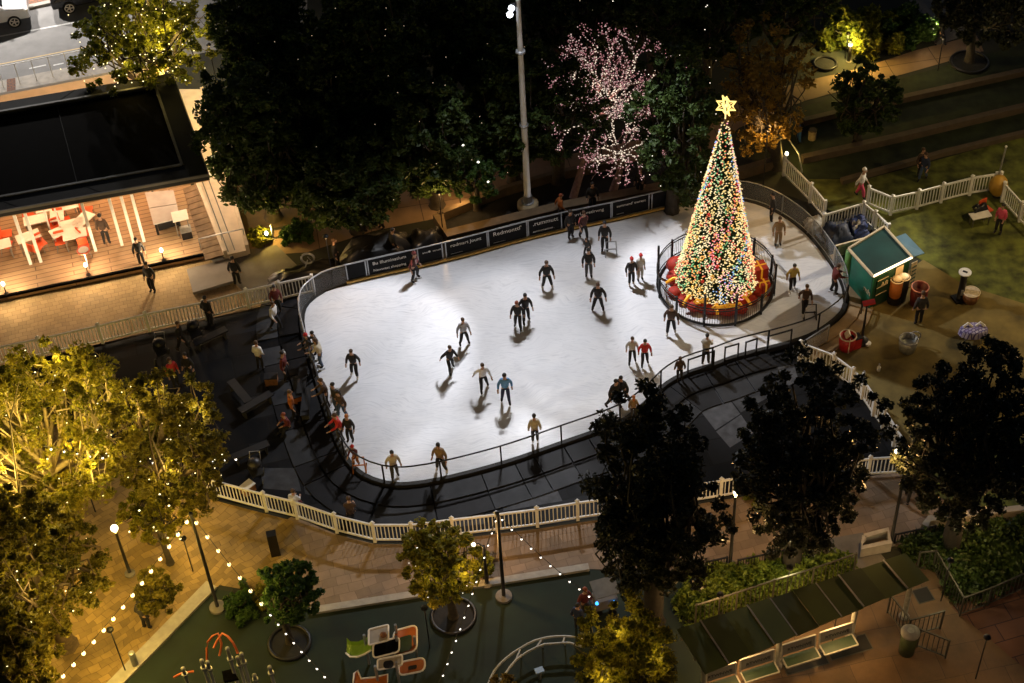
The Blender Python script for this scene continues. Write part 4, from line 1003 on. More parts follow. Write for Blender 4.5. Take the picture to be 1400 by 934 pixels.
make_deck_lamp(1075, 216, .5, 'small yellow lamp on the corner of the terrace wall', 45, None, YEL, .15)
make_deck_lamp(1272, 54, 0, 'low white lamp where the side road meets the garden path', 420, None, WARMW, .5)
def bollard(px, py, lab, h=.9, lit=None, mm=None, r=.09):
    p = G(px, py); t = thing('bollard', lab, 'bollard', tuple(p)); part('body', MB().lathe(p, [(r, 0), (r, h), (r * .8, h + .03)], 10), mm or m_steel, t, True)
    part('base', MB().lathe(p, [(r + .06, 0), (r + .06, .03), (r, .04)], 10), m_grey, t)
    if lit: part('lens', MB().lathe(p + Vector((0, 0, h - .15)), [(r + .01, 0), (r + .01, .1)], 10), emis('lamp_glass', (1, .93, .75), 5), t); lamp('bollard_light', p + Vector((0.0, -.25, h)), lit, YEL, r=.08, parent=t)
bollard(1160, 84, 'lit bollard lamp in front of the bright ferns on the upper path', 1.1, 380, m_blk)
bollard(186, 911, 'round steel bollard on the kerb between plaza and playground', .8, None, m_steel, .12)
bollard(374, 326, 'thin white-topped marker post beside the garden uplight', .8, None, m_white, .05)

def globe_lamp(px, py, h, lab, power, color=YEL, arm=0, name='street_lamp', group=None, r=.14, basepx=True):
    p = G(px, py); t = thing(name, lab, 'street lamp', tuple(p), group)
    part('base', MB().lathe(p, [(.2, 0), (.2, .08), (.09, .14)], 12), m_grey, t)
    part('pole', MB().tube([p, p + Vector((0, 0, h))], [.07, .05], 8), m_blk, t, True)
    tip = p + Vector((arm, 0, h))
    if arm: part('arm', MB().tube([p + Vector((0, 0, h - .1)), p + Vector((arm * .5, 0, h + .15)), tip + Vector((0, 0, .08))], .03, 6), m_blk, t, True)
    part('globe', MB().ball(tip + Vector((0, 0, .1)), r, 12, 8), emis('lamp_globe', (1, .9, .62), 4), t, True)
    lamp('lamp_light', tip + Vector((0, 0, -.15)), power, color, r=.12, parent=t)
    return t
globe_lamp(178, 785, 2.6, 'black lamp post with one glowing globe among the plaza trees', 110)
globe_lamp(998, 772, 4.0, 'black lamp post with a small bright head behind the picket fence trees', 330, WARM, r=.1)
globe_lamp(666, 800, 2.3, 'short lamp post with a bent arm next to the autumn yellow tree', 150, WARM, arm=-.35, r=.08)
wl = globe_lamp(1218, 742, 5.0, 'tall black walkway lamp post at the corner of the picket fences', 300, WARM, arm=-.4, r=.09)
# string-light posts and strings
def sl_post(px, py, h, lab, r=.07):
    p = G(px, py); t = thing('light_post', lab, 'post', tuple(p), 'posts carrying the string lights')
    part('base', MB().lathe(p, [(.3, 0), (.3, .12), (.18, .16)], 16), m_grey, t)
    part('pole', MB().tube([p, p + Vector((0, 0, h))], [r, r * .8], 8), m_blk, t, True)
    part('cap', MB().ball(p + Vector((0, 0, h)), r * 1.2, 8, 5), m_blk, t); return p + Vector((0, 0, h))
def fit_h(b, top):
    for k in range(10, 120):
        if PX(G(*b) + Vector((0, 0, k / 10)))[1] < top: return k / 10
    return 5
hA = fit_h((298, 832), 705); tA = sl_post(298, 832, hA, 'black string-light post leaning over the plaza kerb at left')
hB = fit_h((689, 817), 703); tB = sl_post(689, 817, hB, 'black string-light post in front of the long picket fence, centre')
m_cable = mat('black_cable', (.01, .01, .01), .6, .1)
m_bulb = emis('festoon_bulb', (1, .74, .34), 3.2); m_bulbs = emis('small_festoon_bulb', (1, .93, .8), 3)
def festoon(a, b, n, rb, m, lab, sag=.25, lights=0, power=10, glow=False):
    t = thing('string_lights', lab, 'string lights', tuple(a)); pts = [a.lerp(b, k / 24) + Vector((0, 0, -sag * math.sin(math.pi * k / 24))) for k in range(25)]
    part('cable', MB().tube(pts, .012, 4), m_cable, t)
    for k in range(n):
        u = (k + .5) / n; p = a.lerp(b, u) + Vector((0, 0, -sag * math.sin(math.pi * u)))
        bu = part('bulb', MB().ball(p + Vector((0, 0, -.1)), rb, 8, 6, (1, 1, 1.25)), m, t, True)
        part('socket', MB().lathe(p + Vector((0, 0, -.06)), [(.025, 0), (.025, .06)], 6), m_cable, bu)
    for k in range(lights):
        u = (k + .5) / lights; p = a.lerp(b, u); lamp('string_glow', (p.x, p.y, p.z - .35), power, YEL, r=.3, parent=t)
festoon(tA, G(78, 930, 4.0), 14, .068, m_bulb, 'string of bright yellow bulbs running down-left over the plaza', lights=4, power=230)
festoon(tA, G(364, 832, 3.6), 7, .064, m_bulb, 'short string of bright yellow bulbs from the left post toward the playground tree', lights=2, power=55, sag=.1)
festoon(G(364, 832, 3.6), G(470, 950, 3.2), 10, .04, m_bulbs, 'string of small white bulbs passing over the playground beside the round tree bed', sag=.2)
festoon(tB, G(596, 945, 3.6), 15, .035, m_bulbs, 'string of small white bulbs going down-left from the centre post')
festoon(tB, G(812, 818, 3.2), 10, .035, m_bulbs, 'string of small white bulbs going down-right from the centre post')
festoon(G(60, 610, 5), G(330, 625, 4.2), 16, .04, m_bulbs, 'string of white bulbs slung through the yellow-lit trees', sag=.5)

# tall floodlight mast
pb = G(722, 284, .1); MH = 14.6
ms = thing('floodlight_mast', 'tall grey steel floodlight mast standing in the planter behind the rink', 'floodlight mast', tuple(pb))
part('footing', MB().lathe(pb, [(.48, 0), (.48, .28), (.4, .34)], 20), mat('mast_footing', (.34, .27, .16), .8, .2, 3), ms, True)
part('pole', MB().tube([pb, pb + Vector((0, 0, 4.5)), pb + Vector((0, 0, 9)), pb + Vector((0, 0, MH))], [.16, .14, .11, .08], 12), mat('mast_steel', (.6, .62, .66), .5, .12, 2), ms, True)
for z in (4.6, 8.4): part('collar', MB().lathe(pb + Vector((0, 0, z)), [(.2, 0), (.2, .12)], 12), m_steel, ms, True)
part('flange', MB().lathe(pb + Vector((0, 0, .34)), [(.3, 0), (.3, .05), (.22, .06), (.2, .4)], 12), m_steel, ms)
m_flood = emis('floodlight_lens', (.85, .93, 1.0), 12)
top = pb + Vector((0, 0, MH))
part('crossarm', MB().bar(top + Vector((-.9, -.1, -.4)), top + Vector((.9, -.1, -.4)), .09, .09).bar(top + Vector((-.35, -.1, -1.5)), top + Vector((.35, -.1, -1.5)), .09, .09), m_steel, ms)
FL = [(-.8, -.4, (560, 590), 3500, 66), (.8, -.4, (850, 560), 3400, 70), (-.3, -1.5, (470, 510), 6200, 38), (.3, -1.5, (1070, 430), 6800, 50), (0, -.4, (700, 400), 2100, 60), (.45, -.4, (650, 770), 6000, 30)]
for k, (dx, dz, aim, pw_, sp_) in enumerate(FL):
    q = top + Vector((dx, -.35, dz)); h = part('floodlight', MB().box(q + Vector((0, .08, .03)), (.42, .16, .34)), m_blk, ms)
    part('lens', MB().box(q + Vector((0, -.02, 0)), (.34, .03, .26)), m_flood, h)
    lamp('flood_beam', q + Vector((0, -.15, 0)), pw_, (.97, .97, 1.0), 'SPOT', r=.12, parent=ms, aim=G(*aim), spot=R(sp_), blend=.4)

for k, (dx, z_) in enumerate(((-.22, 10.75), (-.30, 10.45))):
    q = pb + Vector((dx, -.1, z_)); h = part('side_lamp', MB().box(q, (.2, .2, .2)), m_blk, ms); part('side_lens', MB().ball(q + Vector((-.06, -.1, -.02)), .13, 10, 6), m_flood, h, True)
# ================================================================== KIOSK
kz = 1.95
m_teal = mat('teal_paint', (.01, .15, .10), .5, .2, 1.5); m_dgreen = mat('dark_green_paint', (.006, .055, .03), .5, .2, 1.5); m_troof = mat('dark_teal_roof', (.008, .05, .045), .45, .3, .8)
m_cream = mat('cream_trim', (.62, .52, .36), .6, .1, 3)
K = [G(1160, 340, kz), G(1194, 378, kz), G(1247, 352, kz), G(1209, 310, kz)]
kk = [Vector((p.x, p.y, 0)) for p in K]
kc = sum(kk, Vector()) / 4
ks = thing('ticket_kiosk', 'small teal and green kiosk with cream roof edges and a glowing light strip', 'kiosk', tuple(kk[1]))
def wall_(a, b, m, nm='wall', z1=None):
    n_ = (b - a).normalized(); n_ = Vector((n_.y, -n_.x, 0)); mb = MB(); q = [a, b, b - n_ * .06, a - n_ * .06]; mb.prism(q, 0, z1 or kz - .12); part(nm, mb, m, ks)
ins = [p.lerp(kc, .05) for p in kk]
wall_(ins[0], ins[1], m_teal); wall_(ins[1], ins[2], m_dgreen); wall_(ins[2], ins[3], m_dgreen); wall_(ins[3], ins[0], m_dgreen)
part('roof', MB().prism([p.lerp(kc, -.02) for p in kk], kz - .12, kz - .02), m_troof, ks)
0 and part('roof_seam', MB().bar(kk[0].lerp(kk[3], .45) + Vector((0, 0, kz - .005)), kk[1].lerp(kk[2], .4).lerp(kc, .3) + Vector((0, 0, kz - .005)), .03, .02), m_teal, ks)
tr = MB()
for i in (0, 2, 3): tr.bar(kk[i] + Vector((0, 0, kz)), kk[(i + 1) % 4] + Vector((0, 0, kz)), .08, .1)
part('roof_trim', tr, m_cream, ks)
part('light_strip', MB().bar(kk[1] + Vector((0, 0, kz)), kk[2] + Vector((0, 0, kz)), .07, .07), emis('kiosk_strip', (1, .80, .52), 2.6), ks)
fn = (kk[2] - kk[1]).normalized(); fn = Vector((fn.y, -fn.x, 0))
for u in (.2, .5, .8):
    p = kk[1].lerp(kk[2], u) + fn * .35; lamp('strip_light', (p.x, p.y, kz - .1), 9, WARM, r=.2, parent=ks)
a, b = ins[1].lerp(ins[2], .12), ins[1].lerp(ins[2], .42)
fd = (b - a).normalized()
dr = part('door', MB().prism([a + fn * .01, b + fn * .01, b + fn * .04, a + fn * .04], .1, 1.65), mat('kiosk_door', (.01, .04, .02), .5, .2, 3), ks)
fr = MB(); 
for (z) in (.7, 1.1, 1.5): fr.bar(a + fn * .05 + Vector((0, 0, z)), b + fn * .05 + Vector((0, 0, z)), .02, .02)
part('door_pattern', fr, m_cream, dr)
letter('A8', .34, m_cream, ks, ins[1].lerp(ins[2], .22) + fn * .06 + Vector((0, 0, 1.1)), fd, (0, 0, 1))
a = ins[1].lerp(ins[2], .62); part('paper_notice', MB().prism([a + fn * .02, a + fd * .4 + fn * .02, a + fd * .4 + fn * .04, a + fn * .04], .9, 1.75), m_cream, ks)
sd = (ins[1] - ins[0]).normalized(); sn = Vector((sd.y, -sd.x, 0))
letter('mh', .4, m_cream, ks, ins[0].lerp(ins[1], .72) + sn * .03 + Vector((0, 0, .75)), sd, (0, 0, 1))
part('corner_post', MB().lathe((ins[0].x, ins[0].y, 0), [(.16, 0), (.16, kz - .15)], 10), mat('green_column', (.10, .28, .08), .5, .2), ks, True)
aw = [G(1229, 323, 1.9), G(1238, 320, 1.9), G(1263, 347, 1.75), G(1249, 351, 1.8)]
aw = [G(1222, 325, 1.85), G(1238, 319, 1.9), G(1264, 346, 1.8), G(1249, 351, 1.8)]
part('awning', MB().add([tuple(p) for p in aw] + [tuple(p - Vector((0, 0, .04))) for p in aw], [(0, 1, 2, 3), (7, 6, 5, 4), (0, 4, 5, 1), (1, 5, 6, 2), (2, 6, 7, 3), (3, 7, 4, 0)]), mat('blue_awning', (.12, .24, .34), .5, .12, 2), ks)
bd = thing('notice_board', 'long cream-edged green notice board behind the kiosk', 'notice board', tuple(G(1140, 362)))
a, b = G(1139, 364), G(1207, 346)
part('panel', MB().bar((a.x, a.y, .6), (b.x, b.y, .6), .05, 1.1), m_dgreen, bd)
d_ = (b - a).normalized(); n_ = Vector((d_.y, -d_.x, 0))
part('poster', MB().bar(a + d_ * .12 + n_ * .035 + Vector((0, 0, .85)), a + d_ * 1.0 + n_ * .035 + Vector((0, 0, .85)), .02, .55), mat('pale_poster', (.45, .5, .3), .7, .15, 8), bd)
part('frame', MB().bar((a.x, a.y, 1.17), (b.x, b.y, 1.17), .08, .05).bar((a.x, a.y, 0), (a.x, a.y, 1.17), .07, .07), m_cream, bd)
for k in range(6): part('print_line', MB().bar(a + d_ * .2 + n_ * .05 + Vector((0, 0, .66 + k * .07)), a + d_ * (.9 - .08 * (k % 3)) + n_ * .05 + Vector((0, 0, .66 + k * .07)), .008, .02), m_dgreen, bd)
ws = thing('sandwich_sign', 'white lettered sign board leaning at the right of the kiosk', 'sign', tuple(G(1243, 394)))
a, b = G(1242, 393), G(1250, 389)
part('board', MB().add([(a.x, a.y, 0), (b.x, b.y, 0), (b.x, b.y + .1, 1.25), (a.x, a.y + .1, 1.25), (a.x, a.y + .04, 0), (b.x, b.y + .04, 0), (b.x, b.y + .14, 1.25), (a.x, a.y + .14, 1.25)], [(0, 1, 2, 3), (7, 6, 5, 4), (0, 4, 5, 1), (1, 5, 6, 2), (2, 6, 7, 3), (3, 7, 4, 0)]), m_cream, ws)
for k in range(5): part('print_line', MB().bar((a.x + .05, a.y - .02 + .02 * k, .25 + k * .2), (b.x - .03, b.y - .03 + .02 * k, .25 + k * .2), .02, .06), m_dgreen, ws)

def drum(px, py, r, h, m, lab, name, cat, lid=None, z=0, extra=None, group=None):
    p = G(px, py, z); t = thing(name, lab, cat, tuple(p), group)
    part('body', MB().lathe(p, [(r * .86, 0), (r, h * .5), (r, h), (r * .88, h), (r * .8, h * .7), (.01, h * .7)], 16), m, t, True)
    part('rim', MB().tube([(p.x + r * math.cos(k * math.pi / 8), p.y + r * math.sin(k * math.pi / 8), z + h) for k in range(16)], .03, 5, closed=True), lid or m, t, True)
    return t, p
m_or = mat('orange_paint', (.42, .13, .02), .5, .15, 5); m_brn = mat('brown_wood', (.26, .12, .05), .6, .3, 9); m_gr2 = mat('galvanised_steel', (.30, .31, .28), .45, .2, 6, metal=.4); m_navy = mat('navy_tarpaulin', (.018, .028, .065), .6, .3, 2, bump=.4)
t, p = drum(1222, 412, .27, 1.25, m_or, 'orange and cream barrel-shaped stand in front of the kiosk', 'barrel_stand', 'barrel', m_cream)
part('cap', MB().ball(p + Vector((0, 0, 1.3)), .22, 10, 6, (1, 1, .5)), m_cream, t, True); part('skirt', MB().lathe(p, [(.3, 0), (.3, .35)], 14), m_blk, t)
t, p = drum(1231, 410, .24, 1.3, m_blk, 'black stand with a round white top in front of the kiosk', 'barrel_stand', 'barrel', m_cream)
part('cap', MB().ball(p + Vector((0, 0, 1.33)), .2, 10, 6, (1, 1, .6)), m_white, t, True)
drum(1254, 415, .36, .95, mat('maroon_paint', (.12, .015, .015), .5, .2, 5), 'dark red barrel with a pale rim behind the person by the kiosk', 'barrel', 'barrel', mat('pink_rim', (.6, .25, .2), .6))
t, p = drum(1326, 411, .34, .5, m_brn, 'low brown wooden barrel with a pale lid beside the black post', 'barrel', 'barrel', m_cream)
part('lid', MB().lathe(p + Vector((0, 0, .5)), [(.3, 0), (.3, .02)], 16), mat('pale_lid', (.5, .42, .3), .7, .25, 8), t)
t, p = drum(1240, 478, .37, .6, m_gr2, 'round grey metal tub standing open on the sandy yard', 'metal_tub', 'tub', m_steel)
part('hoop', MB().tube([p + Vector((.3 + .25 * math.cos(k * math.pi / 8), .25, .5 + .25 * math.sin(k * math.pi / 8))) for k in range(16)], .03, 5, closed=True), m_steel, t, True)
t, p = drum(1157, 476, .34, .72, mat('red_paint', (.45, .02, .02), .5, .2, 5), 'red bucket with a brush standing by the heater post', 'bucket', 'bucket', m_cream)
part('brush', MB().bar(p + Vector((-.1, 0, .7)), p + Vector((.05, 0, .9)), .3, .08).bar(p + Vector((0, -.36, .05)), p + Vector((.02, -.33, .85)), .03, .03), m_cream, t)
bxx = thing('red_box', 'small red box right beside the red bucket', 'box', tuple(G(1169, 474))); p = G(1169, 474)
part('body', MB().box((p.x, p.y, .28), (.35, .35, .56), .3), MATS['red_paint'], bxx); part('lid', MB().box((p.x, p.y, .58), (.38, .38, .04), .3), m_blk, bxx)
# heater post and cigarette post
ht = thing('patio_heater', 'slim black post with a small red angled head beside the rink', 'heater', tuple(G(1178, 467))); p = G(1178, 467)
part('base', MB().lathe(p, [(.32, 0), (.3, .06), (.08, .3)], 14), m_blk, ht, True); part('pole', MB().tube([p, p + Vector((0, 0, 2.1))], [.07, .03], 8), m_blk, ht, True)
part('head', MB().bar(p + Vector((-.18, 0, 2.15)), p + Vector((.3, 0, 2.25)), .25, .08), MATS['red_paint'], ht); part('arm', MB().bar(p + Vector((-.18, 0, 2.15)), p + Vector((-.2, 0, 1.6)), .04, .04), m_blk, ht)
part('label_disc', MB().lathe(p + Vector((.22, -.2, .0)), [(.13, 0), (.13, .1)], 10), m_white, ht)
cg = thing('sign_post', 'stout black post with a tilted white disc on top on the sandy yard', 'post', tuple(G(1312, 409))); p = G(1312, 409)
part('base', MB().box(p + Vector((0, 0, .05)), (.6, .5, .1), .3), m_blk, cg); part('pole', MB().tube([p, p + Vector((0, 0, 1.5))], .14, 10), m_blk, cg, True)
part('disc', MB().lathe(p + Vector((0, 0, 1.5)), [(.26, 0), (.26, .05)], 18), m_white, cg); part('symbol', MB().bar(p + Vector((-.08, .05, 1.56)), p + Vector((.08, -.06, 1.56)), .09, .02), m_blk, cg)
part('label_plate', MB().box(p + Vector((0, -.145, .5)), (.1, .02, .3)), m_steel, cg)
pt = thing('covered_table', 'small table under a purple and white patterned cloth', 'table', tuple(G(1328, 468))); p = G(1328, 466)
m_pur = pavemat('purple_checked_cloth', (.30, .27, .62), (.62, .60, .8), (.12, .1, .3), .16, .12, .4, .8)
part('cloth', MB().lathe(p, [(.62, .45), (.56, .68), (.5, .74), (.2, .8)], 12, .65), m_pur, pt)
for a in (-1, 1): part('cloth_fold', MB().tube([p + Vector((a * .25 - .18, .05, .78)), p + Vector((a * .25, .1, .92)), p + Vector((a * .25 + .18, .02, .78))], .06, 5), m_white, pt)
for a in (-1, 1):
    for b in (-1, 1): part('leg', MB().bar(p + Vector((a * .35, b * .2, 0)), p + Vector((a * .3, b * .18, .7)), .04, .04), m_steel, pt)
def jug(px, py, lab, h=.35):
    p = G(px, py); t = thing('bottle', lab, 'bottle', tuple(p)); part('body', MB().lathe(p, [(.07, 0), (.08, h * .6), (.03, h * .8), (.03, h)], 8), m_white, t, True); part('cap', MB().lathe(p + Vector((0, 0, h)), [(.035, 0), (.035, .04)], 8), m_steel, t)
jug(1201, 507, 'small pale bottle standing alone on the sandy yard'); jug(1181, 513, 'tiny white cup near the diagonal picket fence', .2)
# tarps behind the kiosk
def heap(label, bbox, h, m, seed, cat='tarpaulin', name='tarpaulin', group=None, n=9):
    rs = np.random.RandomState(seed); x0, y0, x1, y1 = bbox; C = G((x0 + x1) / 2, (y0 + y1) / 2, h * .3); s = SC(C); rx = (x1 - x0) / 2 / s; ry = (y1 - y0) / 2 / s / .72; mb = MB(); N_ = 14
    vs = []
    for j in range(N_ + 1):
        for i in range(N_ + 1):
            u, v = i / N_ * 2 - 1, j / N_ * 2 - 1; e = max(0, 1 - max(abs(u), abs(v)) ** 4)
            z = h * (.8 * e + .2 * e * rs.rand()) * (.8 + .2 * math.sin(u * 3 + seed) * math.cos(v * 4 + seed)) if e > .02 else .03
            vs.append((C.x + u * rx * (1 + .1 * rs.normal()), C.y + v * ry + u * rx * .3, z))
    mb.add(vs, [(j * (N_ + 1) + i, j * (N_ + 1) + i + 1, (j + 1) * (N_ + 1) + i + 1, (j + 1) * (N_ + 1) + i) for j in range(N_) for i in range(N_)])
    return solo(name, mb, m, label, cat, group, smooth=True)
heap('large navy tarpaulin draped over gear inside the small white pen', (1126, 300, 1165, 335), .9, m_navy, 1)
heap('bright blue folded tarpaulin beside the larger navy one', (1160, 292, 1186, 325), .7, mat('blue_tarp', (.02, .04, .16), .6, .3, 2), 2)
heap('pale coiled hose bundle lying on the blue tarpaulin', (1163, 306, 1178, 320), .8, mat('pale_hose', (.5, .45, .38), .6, .3, 9), 3, 'hose', 'hose_bundle')
heap('crumpled orange sack at the front of the small white pen', (1139, 316, 1150, 334), .55, m_or, 4, 'sack', 'sack')
heap('grey and white bundle of railings under mesh left of the pen', (1100, 295, 1126, 318), .6, mat('grey_bundle', (.3, .3, .3), .6, .5, 6), 5, 'bundle', 'bundle')
# black covered equipment behind the rink
m_cover = mat('black_cover', (.010, .010, .011), .45, .4, 1.5, bump=.5)
heap('large black cover over equipment behind the left banners', (465, 322, 560, 362), 1.3, m_cover, 6, 'cover', 'equipment_cover')
heap('smaller black cover between the large one and the stone planter', (560, 312, 604, 348), 1.0, m_cover, 7, 'cover', 'equipment_cover')
heap('low black heap of hoses beside the corner of the picket fence', (368, 360, 455, 388), .6, m_cover, 8, 'heap', 'hose_heap')
hw = thing('hose_reel', 'small pale hose reel on a stand behind the corner of the rink', 'hose reel', tuple(G(424, 375))); p = G(424, 372)
part('reel', MB().tube([p + Vector((.28 * math.cos(k * math.pi / 8), 0, .8 + .28 * math.sin(k * math.pi / 8))) for k in range(16)], .05, 6, closed=True), m_steel, hw, True)
for a in (-1, 1): part('leg', MB().bar(p + Vector((0, .1 * a, .8)), p + Vector((.3 * a, .2 * a, 0)), .04, .04), m_steel, hw)
pd = solo('planter_edge_strip', MB().bar(G(745, 268, .2), G(735, 320, .2), .02, .02), m_gap, 'thin dark joint strip across the planter bed', 'strip') if False else None

# chairs and table on the lawn
lc = make_table(.9, .45, .5); place(lc, G(1338, 306), .2, 'low white folding table on the lawn with a black bag on it')
cr = make_chair(); place(cr, G(1345, 297), .5, 'single red chair on the lawn behind the low white table')
bgg = heap('black bag lying on the low white folding table', (1328, 290, 1348, 300), .3, m_blk, 9, 'bag', 'bag'); bgg.location.z = .53
gb = thing('gold_ball', 'big golden ball tucked behind the corner of the lawn fence', 'ball', tuple(G(1362, 268))); p = G(1362, 268)
part('ball', MB().ball(p + Vector((0, 0, .6)), .42, 14, 10, (1, 1, 1.3)), mat('golden_ball', (.42, .24, .03), .5, .2, 2), gb, True); part('foot', MB().lathe(p, [(.2, 0), (.15, .12)], 10), m_blk, gb)
fp = thing('flag_post', 'thin pale post standing at the corner of the lawn fence', 'post', tuple(G(1359, 262))); p = G(1359, 264)
part('pole', MB().tube([p, p + Vector((.1, 0, 2.6))], .04, 6), m_steel, fp); part('cap', MB().ball(p + Vector((.1, 0, 2.62)), .06, 6, 5), m_white, fp)
bn = thing('utility_box', 'short round stone-coloured box on the dark terrace', 'box', tuple(G(1110, 188))); p = G(1110, 190)
part('body', MB().lathe(p, [(.19, 0), (.19, .5)], 12), mat('box_stone', (.35, .27, .15), .8), bn); part('lid', MB().lathe(p + Vector((0, 0, .5)), [(.2, 0), (.18, .05)], 12), m_wall, bn)
bp = thing('blue_panel', 'narrow blue panel standing at the end of the terrace wall', 'panel', tuple(G(1092, 190))); p = G(1092, 191)
part('panel', MB().box(p + Vector((0, 0, .4)), (.08, .5, .8)), mat('blue_panel_paint', (.02, .08, .25), .6), bp); part('foot', MB().box(p + Vector((0, 0, .03)), (.2, .6, .06)), m_blk, bp)
hr = thing('handrail', 'bent steel handrail descending from the yellow wall lamp', 'railing', tuple(G(1095, 238)))
part('rail', MB().tube([G(1068, 176, .9), G(1092, 210, .9), G(1096, 232, .9), G(1096, 236, 0)], .04, 6), m_steel, hr, True); part('post', MB().tube([G(1068, 190, 0), G(1068, 190, .9)], .04, 6), m_steel, hr)

# ================================================================== CAR(S)
def make_car(name, label, p, rz, paint):
    t = thing(name, label, 'car', tuple(p))
    prof = [(-2.2, .35), (-2.25, .75), (-2.15, 1.05), (-1.85, 1.15), (-1.45, 1.62), (-.6, 1.72), (.35, 1.66), (1.05, 1.18), (1.95, 1.0), (2.2, .8), (2.24, .4)]
    mb = MB(); n = len(prof); rows = [(-.9, .97), (-.92, 1), (.92, 1), (.9, .97)]
    vs = []
    for yy, k in ((-.9, 0), (.9, 0)):
        for x, z in prof:
            y = yy if z < 1.2 else yy * .76
            vs.append((x, y, z))
    mb.add(vs, [tuple(range(n)), tuple(range(n, 2 * n))[::-1]] + [(i, n + i, n + (i + 1) % n, (i + 1) % n) for i in range(n)])
    b_ = part('body', MB().add([(p.x + x, p.y + y, z) for x, y, z in vs], mb.f), paint, t)
    md = b_.modifiers.new('bevel', 'BEVEL'); md.width = .07; md.segments = 2
    m_gl = mat('car_glass', (.01, .012, .015), .1, .1)
    for sy in (-1, 1):
        y = sy * .80
        part('side_window', MB().add([(p.x + x, p.y + sy * yy, z) for x, yy, z in ((-1.35, .86, 1.2), (.85, .86, 1.2), (.3, .72, 1.58), (-.6, .70, 1.62), (-1.3, .72, 1.54))], [(0, 1, 2, 3, 4)] if sy < 0 else [(4, 3, 2, 1, 0)]), m_gl, t)
        part('door_handle', MB().box((p.x - .35, p.y + sy * .925, 1.02), (.18, .03, .03)), m_steel, t)
        part('headlight', MB().box((p.x + 2.12, p.y + sy * .66, .82), (.16, .34, .14), 0), m_tab, t)
        part('mirror', MB().ball((p.x + .75, p.y + sy * 1.0, 1.2), .11, 8, 5), paint, t)
        for x in (-1.35, 1.38):
            w = part('wheel', MB(), None, t); 
            ty = MB(); 
            for r0, r1, w0, mm, nm in ((.345, .2, .12, m_blk, 'tyre'),):
                ty.tube([(p.x + x, p.y + sy * .80, .345), (p.x + x, p.y + sy * .95, .345)], .345, 20)
            tt = part('tyre', ty, m_blk, w, True)
            rm = MB().tube([(p.x + x, p.y + sy * .9, .345), (p.x + x, p.y + sy * .962, .345)], .07, 10)
            for k in range(5):
                a = k * 2 * math.pi / 5; rm.bar((p.x + x, p.y + sy * .958, .345), (p.x + x + .22 * math.cos(a), p.y + sy * .958, .345 + .22 * math.sin(a)), .02, .06)
            rm.tube([(p.x + x + .23 * math.cos(k * math.pi / 8), p.y + sy * .955, .345 + .23 * math.sin(k * math.pi / 8)) for k in range(16)], .03, 5, closed=True)
            part('rim', rm, m_tab, w)
    part('windscreen', MB().add([(p.x + x, p.y + y, z) for x, y, z in ((1.0, -.74, 1.24), (1.0, .74, 1.24), (.42, .62, 1.63), (.42, -.62, 1.63))], [(0, 1, 2, 3)]), m_gl, t)
    t.rotation_euler = (0, 0, rz); return t
m_wp = mat('white_car_paint', (.75, .75, .76), .25, .03, 2); m_dp = mat('dark_car_paint', (.015, .015, .018), .25, .1, 2)
cs = G(22, 38); SR = ang((-60, 61), (150, 22))
cdv = Vector((math.cos(SR), math.sin(SR), 0)); cc0 = cs - cdv * 1.38 + Vector((-cdv.y, cdv.x, 0)) * .95
make_car('parked_car', 'white car with silver wheels parked at the top left corner', Vector((cc0.x, cc0.y, 0)), SR, m_wp)
cs = G(97, 19); cc0 = cs + cdv * 1.35 + Vector((-cdv.y, cdv.x, 0)) * .95
make_car('parked_car', 'dark car half hidden by the glowing tree at the top edge', Vector((cc0.x, cc0.y, 0)), SR, m_dp)
rl = thing('road_railing', 'thin white railing between the road and the black pavilion roof', 'railing', tuple(G(36, 118)))
for x0, y0, x1, y1 in ((-40, 130, 118, 98),):
    a, b = G(x0, y0), G(x1, y1)
    for z in (1.3,): part('rail', MB().bar((a.x, a.y, z), (b.x, b.y, z), .03, .03), m_white, rl)
    for k in range(8): p = a.lerp(b, k / 7); part('post', MB().bar((p.x, p.y, 0), (p.x, p.y, 1.3), .03, .03), m_white, rl)

# ================================================================== SHELTER, BENCHES, RAILINGS
SZ = 2.5
q = [G(925, 863, SZ), G(1237, 760, SZ), G(1270, 794, SZ), G(964, 922, SZ)]
m_can = mat('green_canopy', (.045, .065, .015), .75, .25, .8); m_can2 = mat('dark_green_canopy', (.028, .042, .010), .75, .25, .8)
sh = thing('shelter', 'long slanting green canopy of ten fabric panels on steel posts', 'shelter', tuple(G(1205, 875)))
nP = 10
for k in range(nP):
    u0, u1 = k / nP, (k + 1) / nP; z0 = .05 * (k % 2)
    a, b, c3, d = q[0].lerp(q[1], u0), q[0].lerp(q[1], u1), q[3].lerp(q[2], u1), q[3].lerp(q[2], u0)
    ps = [a + Vector((0, 0, .10 + z0)), b + Vector((0, 0, .10 + z0)), c3 + Vector((0, 0, z0)), d + Vector((0, 0, z0))]
    part('canopy_panel', MB().add([tuple(p) for p in ps] + [tuple(p - Vector((0, 0, .03))) for p in ps], [(0, 1, 2, 3), (7, 6, 5, 4), (0, 4, 5, 1), (1, 5, 6, 2), (2, 6, 7, 3), (3, 7, 4, 0)]), m_can if k % 3 != 1 else m_can2, sh)
    if k in (1, 3, 4, 6, 7, 9): part('rib', MB().bar(ps[0] + Vector((0, 0, .04)), ps[3] + Vector((0, 0, .04)), .045, .04), m_steel, sh)
for u in (.05, .38, .72, .97):
    a = q[0].lerp(q[1], u).lerp(q[3].lerp(q[2], u), .62)
    part('post', MB().tube([(a.x, a.y, 0), (a.x, a.y, SZ - .05)], .1, 8), m_gr2, sh, True)
    part('post_base', MB().lathe((a.x, a.y, 0), [(.2, 0), (.2, .05), (.1, .08)], 10), m_grey, sh)
